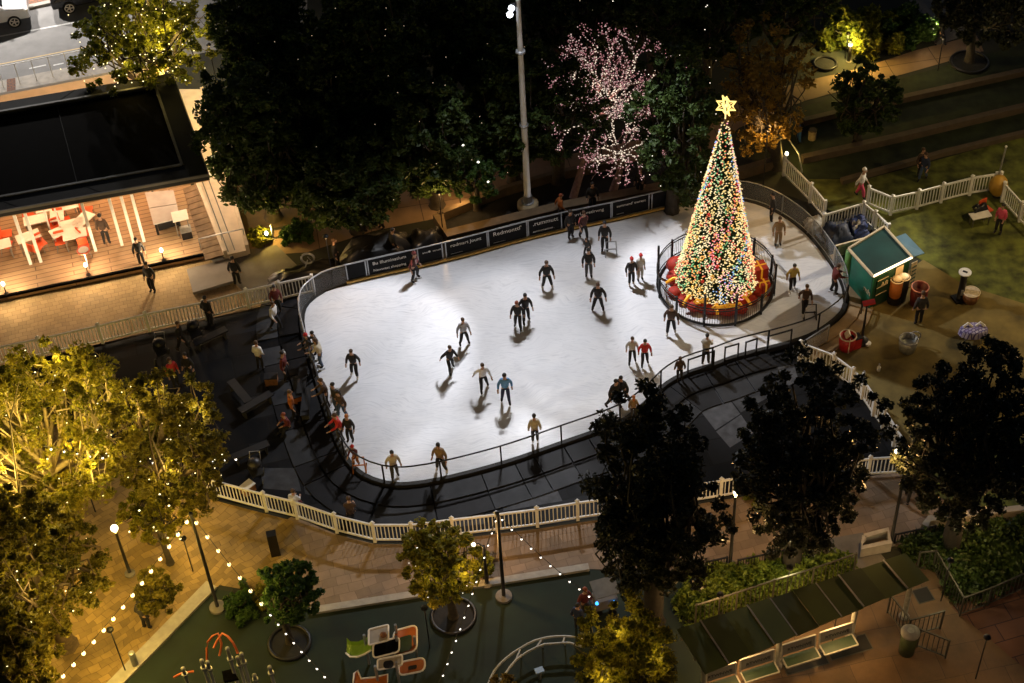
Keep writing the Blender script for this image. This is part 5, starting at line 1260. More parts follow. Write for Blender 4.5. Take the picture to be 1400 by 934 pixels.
for v in (.15, .62, .9):
    a = q[0].lerp(q[3], v); b = q[1].lerp(q[2], v); part('beam', MB().bar((a.x, a.y, SZ - .1), (b.x, b.y, SZ - .1), .08, .1), m_gr2, sh)
m_seat = mat('dark_green_seat', (.02, .05, .025), .6, .2, 3); m_wire = mat('pale_wire_frame', (.36, .36, .33), .45, .1)
m_bt = mat('grey_slogan_panel', (.17, .17, .16), .6, .15, 6)
bench_at = [(984, 944, 'white-framed bench partly cut by the bottom edge under the shelter'), (1036, 926, 'white-framed bench second from the left under the shelter'), (1092, 906, 'white-framed bench in the middle of the shelter front'), (1143, 889, 'white-framed bench nearest the shelter post on the right')]
def make_bench():
    t = thing('bench', 'x', 'bench'); w = .62
    part('seat', MB().box((0, -.1, .45), (w * 2, .42, .04)), m_seat, t)
    part('seat_frame', MB().bar((-w, -.33, .46), (w, -.33, .46), .05, .05).bar((-w, -.33, .46), (-w, .12, .46), .05, .05).bar((w, -.33, .46), (w, .12, .46), .05, .05), m_wire, t)
    part('backrest', MB().box((0, .17, .8), (w * 2, .03, .5), 0, R(-8)), m_bt, t)
    part('back_frame', MB().bar((-w, .2, 1.07), (w, .2, 1.07), .05, .05).bar((-w, .12, .46), (-w, .2, 1.07), .05, .05).bar((w, .12, .46), (w, .2, 1.07), .05, .05), m_wire, t)
    letter('RTWNWE', .2, m_blk, t, (-.42, .135, .70), (1, 0, 0), (0, .12, 1))
    for s in (-1, 1): part('leg', MB().bar((s * w * .8, .1, 0), (s * w * .8, -.05, .44), .05, .05), m_wire, t)
    return t
bt = make_bench()
for k, (x, y, lab) in enumerate(bench_at):
    o = bt if k == 0 else copy_tree(bt); place(o, G(x, y), SITE + .03, lab, 'white-framed benches under the shelter')
tbn = thing('litter_bin', 'dark litter bin with a white lid beside the shelter', 'litter bin', tuple(G(1239, 893))); p = G(1239, 891)
part('body', MB().lathe(p, [(.27, 0), (.3, 1.1)], 14), m_can2, tbn, True); part('lid', MB().lathe(p + Vector((0, 0, 1.1)), [(.33, 0), (.33, .08), (.2, .16)], 14), m_bt, tbn, True); part('opening', MB().lathe(p + Vector((0, 0, 1.262)), [(.12, 0), (.12, .01)], 12), m_gr2, tbn)
def railing(pts, label, h=1.05, sp=.16, m=m_blk, name='railing', grp=None, w=.022):
    P_ = gp(pts); t = thing(name, label, 'railing', tuple(P_[0]), grp)
    for a, b in zip(P_[:-1], P_[1:]):
        mb = MB(); mb.bar((a.x, a.y, h), (b.x, b.y, h), .05, .05); mb.bar((a.x, a.y, .12), (b.x, b.y, .12), .04, .04)
        n = max(2, int((b - a).length / sp))
        for j in range(n): p = a.lerp(b, j / n); mb.bar((p.x, p.y, .12), (p.x, p.y, h), w, w)
        part('panel', mb, m, t)
    for p in P_: part('post', MB().bar((p.x, p.y, 0), (p.x, p.y, h + .04), .06, .06), m, t)
m_rail = mat('dull_steel_rail', (.06, .06, .05), .5, .2, 5, metal=.3)
railing([(1253, 885), (1292, 888 + 12)], 'grey crowd barrier standing beside the litter bin', m=m_rail, name='crowd_barrier')
railing([(1253, 780), (1275, 770 + 8), (1312, 818 + 24), (1350, 828), (1400, 806), (1470, 780)], 'dark railing winding round the shrub bed at the lower right', m=m_rail)
railing([(1213, 838), (1240, 872), (1285, 860)], 'short railing between the shelter and the litter bin', m=m_rail)
railing([(950, 862), (1005, 845), (1055, 828), (1108, 812), (1165, 792)], 'low railing between the bright shrubs and the shelter roof', m=m_rail, h=1.5)
railing([(958, 785), (993, 777)], 'low dark slatted fence left of the walkway lamp post', h=.65, sp=.1, m=m_blk, name='slatted_fence')
railing([(1008, 781), (1045, 773), (1082, 765)], 'low dark slatted fence right of the walkway lamp post', h=.65, sp=.1, m=m_blk, name='slatted_fence')
railing([(1222, 745), (1250, 739), (1276, 733)], 'low dark slatted fence beside the small square planter', h=.6, sp=.1, m=m_blk, name='slatted_fence')
for (x, y, lab) in ((1262, 814, 'small dark drain grate beside the end of the shelter'), (1100, 905, 'dark slab for the bench shadow on the paving in front of the benches'), (1160, 885, 'dark slab for the shadow under the rightmost bench')):
    p = G(x, y); g = thing('grate_and_shadow_slab', lab, 'grate', tuple(p)); w = .55 if x == 1262 else 1.5  # the wide slabs paint the shadows at the bench feet
    part('plate', MB().box((p.x, p.y, .022), (w, w * .4 if w > 1 else w, .012), SITE), m_gap, g); part('frame', MB().box((p.x, p.y, .018), (w + .08, (w * .4 if w > 1 else w) + .08, .008), SITE), m_rail, g)

# ================================================================== PLAYGROUND
def ringbed(px, py, r, lab):
    p = G(px, py); t = thing('tree_surround', lab, 'tree surround', tuple(p))
    part('rim', MB().tube([(p.x + r * math.cos(k * math.pi / 14), p.y + r * math.sin(k * math.pi / 14), .06) for k in range(28)], .07, 6, closed=True), m_blk, t, True)
    part('soil', MB().lathe((p.x, p.y, 0), [(r, 0), (r, .03)], 24), m_soil, t)
ringbed(396, 880, .72, 'round black surround at the foot of the bushy green tree'); ringbed(620, 843, .78, 'round black surround at the foot of the autumn yellow tree'); ringbed(1325, 86, .9, 'round edging at the foot of the top right tree'); ringbed(1128, 88, .55, 'round dark edging beside the lit bollard lamp')
ps = thing('play_structure', 'small play structure with green slide and orange and white panels', 'play equipment', tuple(G(535, 940)))
m_pg = mat('lime_plastic', (.16, .30, .015), .4, .12, 3); m_po = mat('orange_plastic', (.36, .10, .015), .4, .15, 3); m_pw = mat('cream_plastic', (.34, .29, .22), .45, .12, 3)
def slab(pts, z, th, m, nm, rim=True):
    P_ = gp(pts, z); part(nm, MB().prism(P_, z - th, z), m, ps)
    if rim: part(nm + '_edge', MB().tube([(p.x, p.y, z) for p in P_], .035, 5, closed=True), m_tab, ps)
def rrect(x0, y0, x1, y1, sk, r=6):
    pts = []
    for cx, cy, a0 in ((x1 - r, y0 + r, -90), (x1 - r, y1 - r, 0), (x0 + r, y1 - r, 90), (x0 + r, y0 + r, 180)):
        for k in range(4): a = R(a0 + 30 * k); x, y = cx + r * math.cos(a), cy + r * math.sin(a); pts.append((x, y - (x - x0) * sk))
    return pts
slab(rrect(504, 861, 531, 882, .25, 2), 1.8, .06, m_pw, 'picture_panel'); slab(rrect(538, 863, 570, 898, .28, 7), 1.3, .06, m_po, 'orange_arch')
slab(rrect(545, 872, 563, 893, .28, 4), 1.36, .02, m_seat, 'arch_opening', False)
slab(rrect(510, 880, 546, 900, .25, 5), 1.5, .08, m_void, 'deck'); slab(rrect(516, 902, 550, 916, .2, 3), 1.5, .06, m_pw, 'white_panel')
slab(rrect(545, 906, 581, 924, .2, 7), 1.2, .06, m_po, 'orange_panel'); slab(rrect(558, 911, 570, 916, .2, 2), 1.23, .02, m_blk, 'panel_slot', False)
slab(rrect(524, 904, 538, 914, .1, 4), 1.54, .03, m_blk, 'tunnel_opening', False)
slp = [G(508, 882, 1.5), G(500, 887, 1.2), G(490, 891, .8), G(480, 891, .45), G(474, 886, .3)]
mb = MB(); w = .32; vs = []
for p in slp: vs += [(p.x, p.y - w, p.z + .15), (p.x, p.y - w * .8, p.z), (p.x, p.y + w * .8, p.z), (p.x, p.y + w, p.z + .15)]
mb.add(vs, [(i * 4 + j, i * 4 + j + 1, i * 4 + 5 + j, i * 4 + 4 + j) for i in range(4) for j in range(3)])
part('slide', mb, m_pg, ps); part('slide_edge', MB().tube([(p.x, p.y - w, p.z + .16) for p in slp], .035, 5), m_tab, ps)
slab([(484, 921), (489, 917), (494, 928), (512, 926), (530, 922), (530, 945), (482, 945)], .9, .06, m_po, 'lower_panel')
for x, y in ((505, 898), (532, 890), (547, 884), (572, 900), (520, 940), (548, 935), (548, 900)):
    p = G(x, y + 10); part('post', MB().tube([(p.x, p.y, 0), (p.x, p.y, 1.75)], .05, 6), m_steel, ps)
part('tree_shape', MB().ball(G(524, 868, 1.83), .12, 8, 5), mat('brown_print', (.2, .08, .03), .6), ps)
cl = thing('climbing_frame', 'climbing frame of red arches and pale posts at the bottom edge', 'play equipment', tuple(G(320, 940)))
def arch(pts, m=None, r=.04): part('arch', MB().tube(catmull([G(*p) for p in pts], .3, False), r, 6), m or mat('red_tube', (.45, .10, .03), .45, .1), cl, True)
arch([(283, 905, .6), (284, 878, 1.6), (298, 866, 1.9), (303, 880, 1.6), (300, 896, 1.0)]); arch([(292, 886, 1.5), (304, 866, 1.9), (318, 878, 1.8), (325, 893, 1.3)]); arch([(238, 926, .6), (250, 920, .9), (265, 918, .9)])
for x, y, h in ((289, 946, 1.9), (296, 946, 1.8), (337, 942, 1.9), (344, 944, 2.2), (328, 946, 2.6), (378, 948, 1.6), (262, 950, 1.6), (355, 950, 1.2)):
    p = G(x, y); part('post', MB().tube([p, p + Vector((0, 0, h))], .065, 8), m_wire, cl, True); part('collar', MB().lathe(p + Vector((0, 0, h * .75)), [(.11, 0), (.11, .1)], 10), m_steel, cl); part('cap', MB().ball(p + Vector((0, 0, h)), .08, 8, 5), m_wire, cl)
slabp = gp([(303, 918), (318, 914), (326, 928), (306, 932)], 1.2); part('platform', MB().prism(slabp, 1.1, 1.2), m_void, cl)
cv = thing('curved_rail', 'curved double white hoop rail on the playground floor', 'railing', tuple(G(760, 880)))
oc = catmull([G(x, y, .55) for x, y in ((668, 935), (676, 917), (692, 900), (712, 886), (731, 876), (752, 871), (772, 870), (790, 872), (800, 876))], .3, False)
ic = catmull([G(x, y, .55) for x, y in ((683, 935), (692, 920), (705, 903), (722, 891), (744, 881), (760, 880), (779, 879), (795, 884))], .3, False)
part('rail', MB().tube(oc, .045, 6), m_wire, cv, True); part('rail', MB().tube(ic, .045, 6), m_wire, cv, True)
for u in (.12, .4, .62, .85):
    a, b = oc[int(u * (len(oc) - 1))], ic[int(u * (len(ic) - 1))]; part('rung', MB().bar(a, b, .05, .05), m_wire, cv); part('post', MB().bar((a.x, a.y, 0), a, .05, .05), m_wire, cv)
sr = thing('spring_seat', 'small pale blue seat on the playground at the bottom edge', 'play equipment', tuple(G(738, 925))); p = G(738, 928)
part('seat', MB().box(p + Vector((0, 0, .5)), (.3, .22, .08), .3), mat('pale_blue_plastic', (.3, .42, .6), .5), sr); part('spring', MB().tube([p, p + Vector((0, 0, .46))], .06, 8), m_steel, sr)
tk = thing('toy_cart', 'small pale cart with glowing blue lights beside the dark tree', 'cart', tuple(G(828, 838))); p = G(827, 832)
part('body', MB().box(p + Vector((0, 0, .55)), (.8, .5, .5), SITE), m_grey, tk); part('canopy', MB().box(p + Vector((0, 0, 1.25)), (.9, .7, .06), SITE, R(12)), m_bt, tk)
for a in (-1, 1):
    part('wheel', MB().tube([p + Vector((a * .25, -.3, .15)), p + Vector((a * .25, -.22, .15))], .15, 12), m_blk, tk); part('canopy_post', MB().bar(p + Vector((a * .38, .1, .7)), p + Vector((a * .38, .1, 1.25)), .03, .03), m_steel, tk)
    part('blue_light', MB().ball(p + Vector((a * .3, -.3, .75)), .07, 8, 5), emis('blue_led', (.05, .4, 1), 2.5), tk)
ps2 = solo('speaker_column', MB().box(G(377, 757) + Vector((0, 0, .6)), (.35, .3, 1.2), .2), m_blk, 'tall black box standing on the tan paving left of the green playground tree', 'box')
# ================================================================== PEOPLE
def P3(*a): return Vector(a)
POSES = {
 # lf/rf feet (x,y), lh/rh hands, lean (forward, -y is forward)
 'glide': dict(lf=(.17, .10), rf=(-.15, -.16), lh=(.31, -.10, .84), rh=(-.29, .04, .84), lean=.08, dip=.03),
 'stride': dict(lf=(.26, .20), rf=(-.16, -.20), lh=(.36, -.22, .90), rh=(-.38, .16, .88), lean=.14, dip=.06),
 'wide': dict(lf=(.24, .02), rf=(-.21, .05), lh=(.31, -.14, .84), rh=(-.34, -.06, .85), lean=.07, dip=.04),
 'stand': dict(lf=(.11, .02), rf=(-.11, -.03), lh=(.27, -.05, .82), rh=(-.27, -.06, .82), lean=.02, dip=0),
 'walk': dict(lf=(.10, .24), rf=(-.10, -.22), lh=(.27, -.2, .88), rh=(-.27, .18, .86), lean=.05, dip=.02),
 'hold': dict(lf=(.12, .05), rf=(-.13, -.08), lh=(.20, -.48, 1.02), rh=(-.18, -.46, 1.04), lean=.12, dip=.03),
 'pockets': dict(lf=(.12, .0), rf=(-.12, .03), lh=(.20, -.12, .92), rh=(-.20, -.12, .92), lean=.03, dip=0),
 'sit': dict(lf=(.12, -.42), rf=(-.12, -.38), lh=(.14, -.34, .66), rh=(-.14, -.34, .66), lean=.12, dip=.47),
}
def skin(name, V, E, rad, rootv=0, sub=1):
    me = bpy.data.meshes.new(name); me.from_pydata([tuple(v) for v in V], E, []); me.update()
    ob = bpy.data.objects.new(name, me); link(ob); md = ob.modifiers.new('s', 'SKIN'); 
    ly = me.skin_vertices[0].data
    for i, r in enumerate(rad): ly[i].radius = r if isinstance(r, tuple) else (r, r); ly[i].use_root = (i == rootv)
    ob.modifiers.new('u', 'SUBSURF').levels = sub
    dg = bpy.context.evaluated_depsgraph_get(); out = bpy.data.meshes.new_from_object(ob.evaluated_get(dg))
    bpy.data.objects.remove(ob); bpy.data.meshes.remove(me)
    out.polygons.foreach_set('use_smooth', [True] * len(out.polygons)); return out
def pose_meshes(key, ps):
    dip, ln = ps['dip'], ps['lean']; hip = .93 - dip
    pel = P3(0, 0, hip); wst = P3(0, -ln * .25, hip + .17); chs_ = P3(0, -ln * .7, hip + .37); nck = P3(0, -ln - .0, hip + .52); hd0 = P3(0, -ln - .02, hip + .60); hd1 = P3(0, -ln - .035, hip + .70); hd2 = P3(0, -ln - .03, hip + .79)
    V, E, Rb_ = [], [], []
    def v(p, r, par=None):
        V.append(p); Rb_.append(r)
        if par is not None: E.append((par, len(V) - 1))
        return len(V) - 1
    i_p = v(pel, (.15, .11)); i_w = v(wst, (.135, .10), i_p); i_c = v(chs_, (.165, .115), i_w); i_n = v(nck, .055, i_c); i_h0 = v(hd0, .065, i_n); i_h1 = v(hd1, (.078, .092), i_h0); i_h2 = v(hd2, .07, i_h1)
    J = {}
    for s, nm in ((1, 'l'), (-1, 'r')):
        fx, fy = ps[nm + 'f']; hp = P3(s * .09, 0, hip - .05); an = P3(fx, fy, .09); kn = (hp + an) / 2 + P3(0, -.06 - dip * .35 if dip < .3 else -.12, .02 if dip < .3 else .12)
        toe = P3(fx + s * .02, fy - .14, .05)
        a = v(hp, .088, i_p); b = v(kn, .06, a); cf = v(kn.lerp(an, .35), .058, b); c = v(an, .04, cf); d = v(toe, .035, c)
        sh_ = chs_ + P3(s * .17, 0, .07); hd = P3(*ps[nm + 'h']); hd.z -= dip if dip < .3 else 0; el = (sh_ + hd) / 2 + P3(s * .05, .07, -.06)
        e = v(sh_, .058, i_c); f = v(el, .042, e); g = v(hd, .03, f)
        J[nm] = (hp, kn, an, toe, sh_, el, hd, a, b, cf, c, e, f, g)
        pd = (hd - el).normalized(); pm = hd + pd * .07; g2 = v(pm, (.038, .02), g)
        sdv = pd.cross(P3(0, 1, 0)).normalized() if abs(pd.y) < .9 else P3(1, 0, 0)
        for q in range(4):
            o = sdv * (.027 - .018 * q); kn_ = pm + o + pd * .045; tp = kn_ + pd * (.03 if q in (0, 3) else .042) + P3(0, -.015, 0)
            v(tp, .009, v(kn_, .011, g2))
        v(hd + sdv * .06 + pd * .055, .012, g)
    body = skin('body', V, E, Rb_)
    # face and ears, joined into the body mesh
    import bmesh
    bm = bmesh.new(); bm.from_mesh(body); n0 = len(bm.faces)
    fb = MB(); fc = hd1
    fb.ball(fc + P3(0, -.10, .0), .02, 6, 4, (.8, 1.2, 1.3))
    for s in (-1, 1): fb.ball(fc + P3(s * .08, 0, .0), .025, 6, 4, (.4, .8, 1.2))
    dk = MB()
    for s in (-1, 1): dk.ball(fc + P3(s * .032, -.088, .025), .012, 5, 4)
    dk.box(fc + P3(0, -.086, -.042), (.045, .015, .012))
    for mbx, mi in ((fb, 0), (dk, 1)):
        vv = [bm.verts.new(x) for x in mbx.v]
        for f in mbx.f:
            fa = bm.faces.new([vv[i] for i in f]); fa.material_index = mi; fa.smooth = True
    bm.to_mesh(body); bm.free()
    # jacket
    Vt, Et, Rt = [], [], []
    def t(p, r, par=None):
        Vt.append(p); Rt.append(r)
        if par is not None: Et.append((par, len(Vt) - 1))
        return len(Vt) - 1
    i0 = t(pel + P3(0, 0, -.06), (.20, .16)); i1 = t(wst, (.19, .15), i0); i2 = t(chs_, (.21, .16), i1); i3 = t(nck + P3(0, 0, -.01), .075, i2)
    for nm in 'lr':
        hp, kn, an, toe, sh_, el, hd = J[nm][:7]; a = t(sh_, .085, i2); b = t(el, .066, a); t(el.lerp(hd, .88), .05, b)
    top = skin('top', Vt, Et, Rt)
    Vt, Et, Rt = [], [], []
    i0 = t(pel + P3(0, 0, .04), (.16, .12)); i1 = t(pel + P3(0, 0, -.04), (.165, .125), i0)
    for nm in 'lr':
        hp, kn, an, toe = J[nm][:4]; a = t(hp, .11, i1); b = t(kn, .085, a); t(kn.lerp(an, .86), .068, b)
    trou = skin('trousers', Vt, Et, Rt)
    def boots(blade):
        out = []
        for nm in 'lr':
            hp, kn, an, toe = J[nm][:4]; m_ = skin('boot', [an + P3(0, .01, .09), an + P3(0, .015, -.0), toe], [(0, 1), (1, 2)], [.058, .06, .048], 1)
            out.append(m_)
        return out
    bts = boots(True); blades = []
    for nm in 'lr':
        an, toe = J[nm][2], J[nm][3]; blades.append(mesh_of('blade', MB().bar((an.x, an.y + .1, .012), (toe.x, toe.y - .07, .012), .012, .045), None))
    hr_ = MB().ball(hd2 + P3(0, .022, -.035), .105, 10, 7, (.92, 1.02, .95)); 
    # leave the face free: pull the front of the cap up
    hr_.v = [(x, y, z if y > hd2.y - .03 or z > hd2.z - .02 else hd2.z - .02 + (z - hd2.z) * .15) for x, y, z in hr_.v]
    hair = mesh_of('hair', hr_, None, smooth=True)
    lh = MB().ball(hd2 + P3(0, .03, -.05), .115, 10, 7, (.95, 1.0, 1.0)); lh.ball(hd0 + P3(0, .09, -.02), .085, 8, 6, (1.1, .6, 1.6))
    lh.v = [(x, y, z if y > hd2.y - .02 or z > hd2.z - .02 else hd2.z - .02 + (z - hd2.z) * .15) for x, y, z in lh.v]
    longh = mesh_of('long_hair', lh, None, smooth=True)
    ht = MB().ball(hd2 + P3(0, .012, -.01), .112, 10, 7, (.95, 1.02, .85)); ht.ball(hd2 + P3(0, .01, .11), .035, 6, 5)
    ht.v = [(x, y, max(z, hd2.z - .04)) for x, y, z in ht.v]; hat = mesh_of('hat', ht, None, smooth=True)
    for m_ in [body, top, trou, hair, longh, hat] + bts + blades:
        m_.materials.clear(); m_.materials.append(None)
    body.materials.append(None)
    return dict(body=body, top=top, trousers=trou, hair=hair, longh=longh, hat=hat, boots=bts, blades=blades)
PM = {k: pose_meshes(k, v) for k, v in POSES.items()}
m_skin = mat('skin', (.42, .25, .17), .6, .1, 6); m_skin2 = mat('darker_skin', (.18, .10, .06), .6, .1, 6); m_face = mat('face_features', (.03, .015, .012), .5, .1)
CL = dict(black=(.012, .012, .014), dark=(.03, .028, .03), grey=(.32, .33, .35), white=(.72, .71, .70), cream=(.5, .45, .35), tan=(.24, .16, .08), blue=(.10, .26, .5), red=(.5, .03, .03), dred=(.12, .02, .02), brown=(.06, .035, .024), jeans=(.05, .08, .15), yellow=(.45, .34, .08), pink=(.6, .08, .16), navy=(.02, .03, .07), orange=(.34, .10, .02), coat=(.42, .41, .38), charcoal=(.06, .06, .065))
def cmat(n): return mat('cloth_' + n, CL[n], .85, .18, 7, bump=.15)
m_plaid = pavemat('plaid_cloth', (.55, .10, .10), (.45, .3, .28), (.06, .02, .02), .16, .12, 0, .85, dirt=.2, msize=.03)
HC = dict(black=(.012, .01, .01), brown=(.06, .03, .015), red=(.22, .05, .02), blond=(.35, .22, .09), orange=(.4, .14, .03))
def hmat(n): return mat('hair_' + n, HC[n], .6, .3, 20)
def put(name, me, parent, mats):
    o = bpy.data.objects.new(name, me); link(o, parent)
    for i, m_ in enumerate(mats): o.material_slots[i].link = 'OBJECT'; o.material_slots[i].material = m_
    return o
def person(x, y, z, pose, rz, top, trou, hair, label, s=1.0, skates=True, hat=None, long_=False, skin_=None, group=None):
    p = G(x, y, z); PMx = PM[pose]; t = thing('person', label, 'person', tuple(p), group)
    t.rotation_euler = (0, 0, R(rz)); hs = (random.Random(label).uniform(.90, .98)) * s; t.scale = (hs * random.Random(label + 'w').uniform(.90, 1.02) * random.Random(label + 'm').choice((-1, 1)), hs, hs)
    tm = m_plaid if top == 'plaid' else cmat(top)
    dz = .045 if skates else 0
    ch_ = [put('body', PMx['body'], t, [skin_ or m_skin, m_face]), put('top', PMx['top'], t, [tm]), put('trousers', PMx['trousers'], t, [cmat(trou)])]
    ch_.append(put('hat', PMx['hat'], t, [cmat(hat)]) if hat else put('hair', PMx['longh' if long_ else 'hair'], t, [hmat(hair)]))
    if hat: ch_.append(put('hair', PMx['longh' if long_ else 'hair'], t, [hmat(hair)]))
    for b, bl in zip(PMx['boots'], PMx['blades']):
        o = put('ice_skate' if skates else 'shoe', b, t, [cmat('white' if skates and hash(label) % 5 == 0 else 'black')]); ch_.append(o)
        if skates: put('blade', bl, o, [m_steel])
    for o in ch_: o.location.z = dz
    return t
SK = 1.0
z = IZ
person(568, 384, z, 'wide', 60, 'plaid', 'black', 'brown', 'skater in a red plaid shirt beside the lettered banners at the far left side', hat='dred')
person(486, 515, z, 'glide', -10, 'black', 'black', 'brown', 'skater all in black alone near the left end of the ice')
person(635, 472, z, 'wide', 20, 'grey', 'black', 'brown', 'skater in a light grey top left of the middle of the ice')
person(616, 508, z, 'stride', 30, 'black', 'black', 'brown', 'skater in black taking a wide stride just below the one in light grey')
person(661, 533, z, 'stride', 15, 'white', 'black', 'brown', 'skater in a white top with dark sleeves low in the middle of the ice')
person(692, 550, z, 'glide', 0, 'blue', 'navy', 'black', 'skater in a blue top in the lower middle of the ice')
person(540, 654, z, 'glide', 20, 'cream', 'black', 'black', 'skater in a cream top against the near rail, leftmost')
person(604, 645, z, 'wide', -20, 'tan', 'black', 'black', 'skater in a tan jacket against the near rail')
person(732, 607, z, 'stand', 180, 'cream', 'black', 'black', 'skater in a cream jacket alone at the near rail, right of the tan jacket')
person(709, 449, z, 'glide', -15, 'black', 'black', 'red', 'red-haired skater in black in front of a second skater in black')
person(719, 440, z, 'glide', 15, 'black', 'black', 'black', 'dark-haired skater in black just behind the red-haired one', s=.97)
person(748, 395, z, 'wide', 10, 'black', 'black', 'brown', 'skater in black with legs apart, upper middle of the ice')
person(805, 379, z, 'stand', 0, 'black', 'charcoal', 'black', 'skater in a black top and grey trousers below the group at the banners', s=.95)
person(818, 425, z, 'wide', -10, 'black', 'black', 'brown', 'skater in black right of the middle of the ice, alone')
person(863, 390, z, 'stand', 10, 'dark', 'black', 'red', 'skater in a dark vest and red cap next to a figure in white', hat='red', s=.95)
person(875, 384, z, 'pockets', 20, 'coat', 'coat', 'red', 'pale figure in white with a red hat behind the red-capped skater', s=.95, hat='red')
person(917, 456, z, 'glide', -10, 'brown', 'black', 'brown', 'skater in dark brown left of the round tree railing')
person(864, 496, z, 'glide', 0, 'coat', 'black', 'brown', 'skater in a pale grey top beside the one in red', s=.95)
person(881, 499, z, 'glide', 5, 'red', 'black', 'black', 'skater in a bright red top in the lower right of the ice', s=.93)
person(839, 556, z, 'stride', 35, 'black', 'black', 'black', 'left of two skaters in black close to the near rail')
person(851, 549, z, 'stride', -35, 'black', 'black', 'black', 'right of two skaters in black close to the near rail', s=.98)
person(964, 500, z, 'hold', 160, 'coat', 'dark', 'black', 'skater in a pale coat holding the near rail below the tree', s=1.03)
person(929, 520, z, 'stand', 180, 'brown', 'black', 'brown', 'long-haired person looking over the near rail beside the pale coat', s=.8, long_=True)
person(866, 572, z, 'stand', 180, 'tan', 'dark', 'orange', 'child with fair hair leaning at the near rail by the dark tree', s=.75, long_=True)
person(827, 344, z, 'stand', -15, 'black', 'black', 'black', 'skater in black with a skating aid, right of the group at the banners')
person(798, 328, z, 'walk', 20, 'plaid', 'black', 'brown', 'skater in a red plaid shirt in the group at the banners', s=1.05)
person(780, 326, z, 'stand', 30, 'black', 'black', 'black', 'skater in black at the left of the group at the banners', s=.95)
person(803, 350, z, 'stride', -30, 'dark', 'black', 'brown', 'small crouching child skater in front of the group at the banners', s=.7)
person(1063, 336, z, 'stand', 0, 'tan', 'tan', 'brown', 'figure in pale tan behind the tree railing, beside the mesh boards', s=.95)
person(1082, 397, z, 'glide', 10, 'yellow', 'black', 'black', 'skater in a yellow patterned top right of the tree railing', s=.9)
person(1099, 429, z, 'walk', 0, 'brown', 'black', 'brown', 'tall skater in dark brown on the shaded right end of the ice', s=1.05)
person(1138, 402, z, 'hold', 100, 'dred', 'black', 'brown', 'skater in dark red holding the right-hand boards', s=.98)
# at the left rail
person(428, 492, z, 'hold', -80, 'dark', 'black', 'brown', 'person with a red hat at the top of the left rail', hat='red', s=.95)
person(441, 502, z, 'hold', -100, 'cream', 'jeans', 'brown', 'skater in a beige top and jeans holding the left rail', long_=True)
person(436, 488, z, 'hold', -70, 'dark', 'black', 'black', 'dark-dressed person between the red hat and the beige top at the left rail', s=.95)
person(449, 556, z, 'hold', -80, 'brown', 'black', 'brown', 'person in brown pressed against the left rail below the beige top')
person(462, 564, z, 'stand', -60, 'dark', 'jeans', 'black', 'dark-haired skater in a dark coat behind the one in grey-brown at the left rail')
person(470, 571, z, 'glide', -40, 'brown', 'jeans', 'black', 'skater in a grey-brown top and jeans near the left rail', long_=True)
person(468, 603, z, 'hold', -70, 'red', 'dark', 'brown', 'person in a red jacket at the left rail', s=.95)
person(480, 604, z, 'stand', -20, 'black', 'black', 'orange', 'orange-haired skater in black beside the red jacket at the left rail', s=.97)
person(488, 636, z, 'hold', -30, 'dred', 'orange', 'brown', 'small child in dark red at the lower left bend of the rail', s=.72, hat='red')
# off the ice
def off(*a, **k): return person(*a, skates=False, **k)
off(357, 505, 0, 'pockets', 160, 'white', 'black', 'brown', 'person in a white shirt standing on the dark matting left of the rink')
off(378, 450, 0, 'walk', 60, 'white', 'black', 'brown', 'person in white carrying something red below the upper left fence')
off(381, 428, 0, 'stand', 20, 'dred', 'black', 'black', 'person in dark red right at the upper left picket fence')
off(241, 528, 0, 'stand', 40, 'red', 'black', 'brown', 'person in red and white beside the yellow-lit tree')
off(262, 520, 0, 'stand', -20, 'black', 'black', 'black', 'dark-dressed person right of the one in red and white')
off(250, 478, 0, 'walk', 80, 'black', 'black', 'brown', 'dark figure with a backpack frame near the upper left fence')
off(288, 445, 0, 'stand', 150, 'black', 'black', 'black', 'dark figure close to the middle post of the upper left fence')
off(402, 572, 0, 'stand', 100, 'orange', 'black', 'brown', 'person in orange on the dark matting by the left rail')
off(396, 590, 0, 'sit', -60, 'dred', 'black', 'red', 'red-haired seated person below the one in orange', s=.95)
off(392, 520, 0, 'stand', 80, 'dred', 'black', 'black', 'person in dark red beside the black benches near the left rail')
off(404, 700, 0, 'sit', 160, 'white', 'dred', 'brown', 'person in white seated just behind the near picket fence')
off(481, 712, 0, 'sit', 180, 'brown', 'black', 'brown', 'brown-clad person sitting behind the near picket fence', s=1.05)
off(147, 335, DZ, 'stand', 180, 'brown', 'black', 'black', 'person in a brown jacket walking on the lit deck', s=1.08)
off(195, 363, DZ * .6, 'stand', 20, 'black', 'black', 'black', 'person in black at the edge of the deck, left of the lamp')
off(210, 399, 0, 'stand', -20, 'dark', 'black', 'black', 'person in dark clothes on the plaza below the one on the deck edge', s=1.08)
off(325, 390, 0, 'stand', 170, 'black', 'black', 'black', 'person in black on the grey paving at the foot of the ramp')
off(206, 264, DZ, 'stand', 20, 'dred', 'dark', 'black', 'person in dark red behind the table tennis table', s=.95)
off(497, 318, 0, 'stand', 60, 'black', 'black', 'brown', 'left of two dark figures on the garden path under the evergreens')
off(523, 312, 0, 'stand', -60, 'black', 'black', 'black', 'right of two dark figures on the garden path under the evergreens')
off(461, 366, 0, 'stand', 90, 'black', 'black', 'brown', 'dark figure beside the large black cover behind the rink')
off(540, 352, 0, 'stand', 120, 'black', 'black', 'black', 'dark figure at the right end of the large black cover')
off(766, 300, 0, 'walk', 100, 'orange', 'dark', 'red', 'person in orange behind the blank gap in the banners', s=.9)
off(810, 288, 0, 'stand', 10, 'black', 'black', 'black', 'dark figure by the planter wall behind the script banner')
off(875, 268, 0, 'stand', -30, 'black', 'black', 'brown', 'dark figure behind the slanted-word banner')
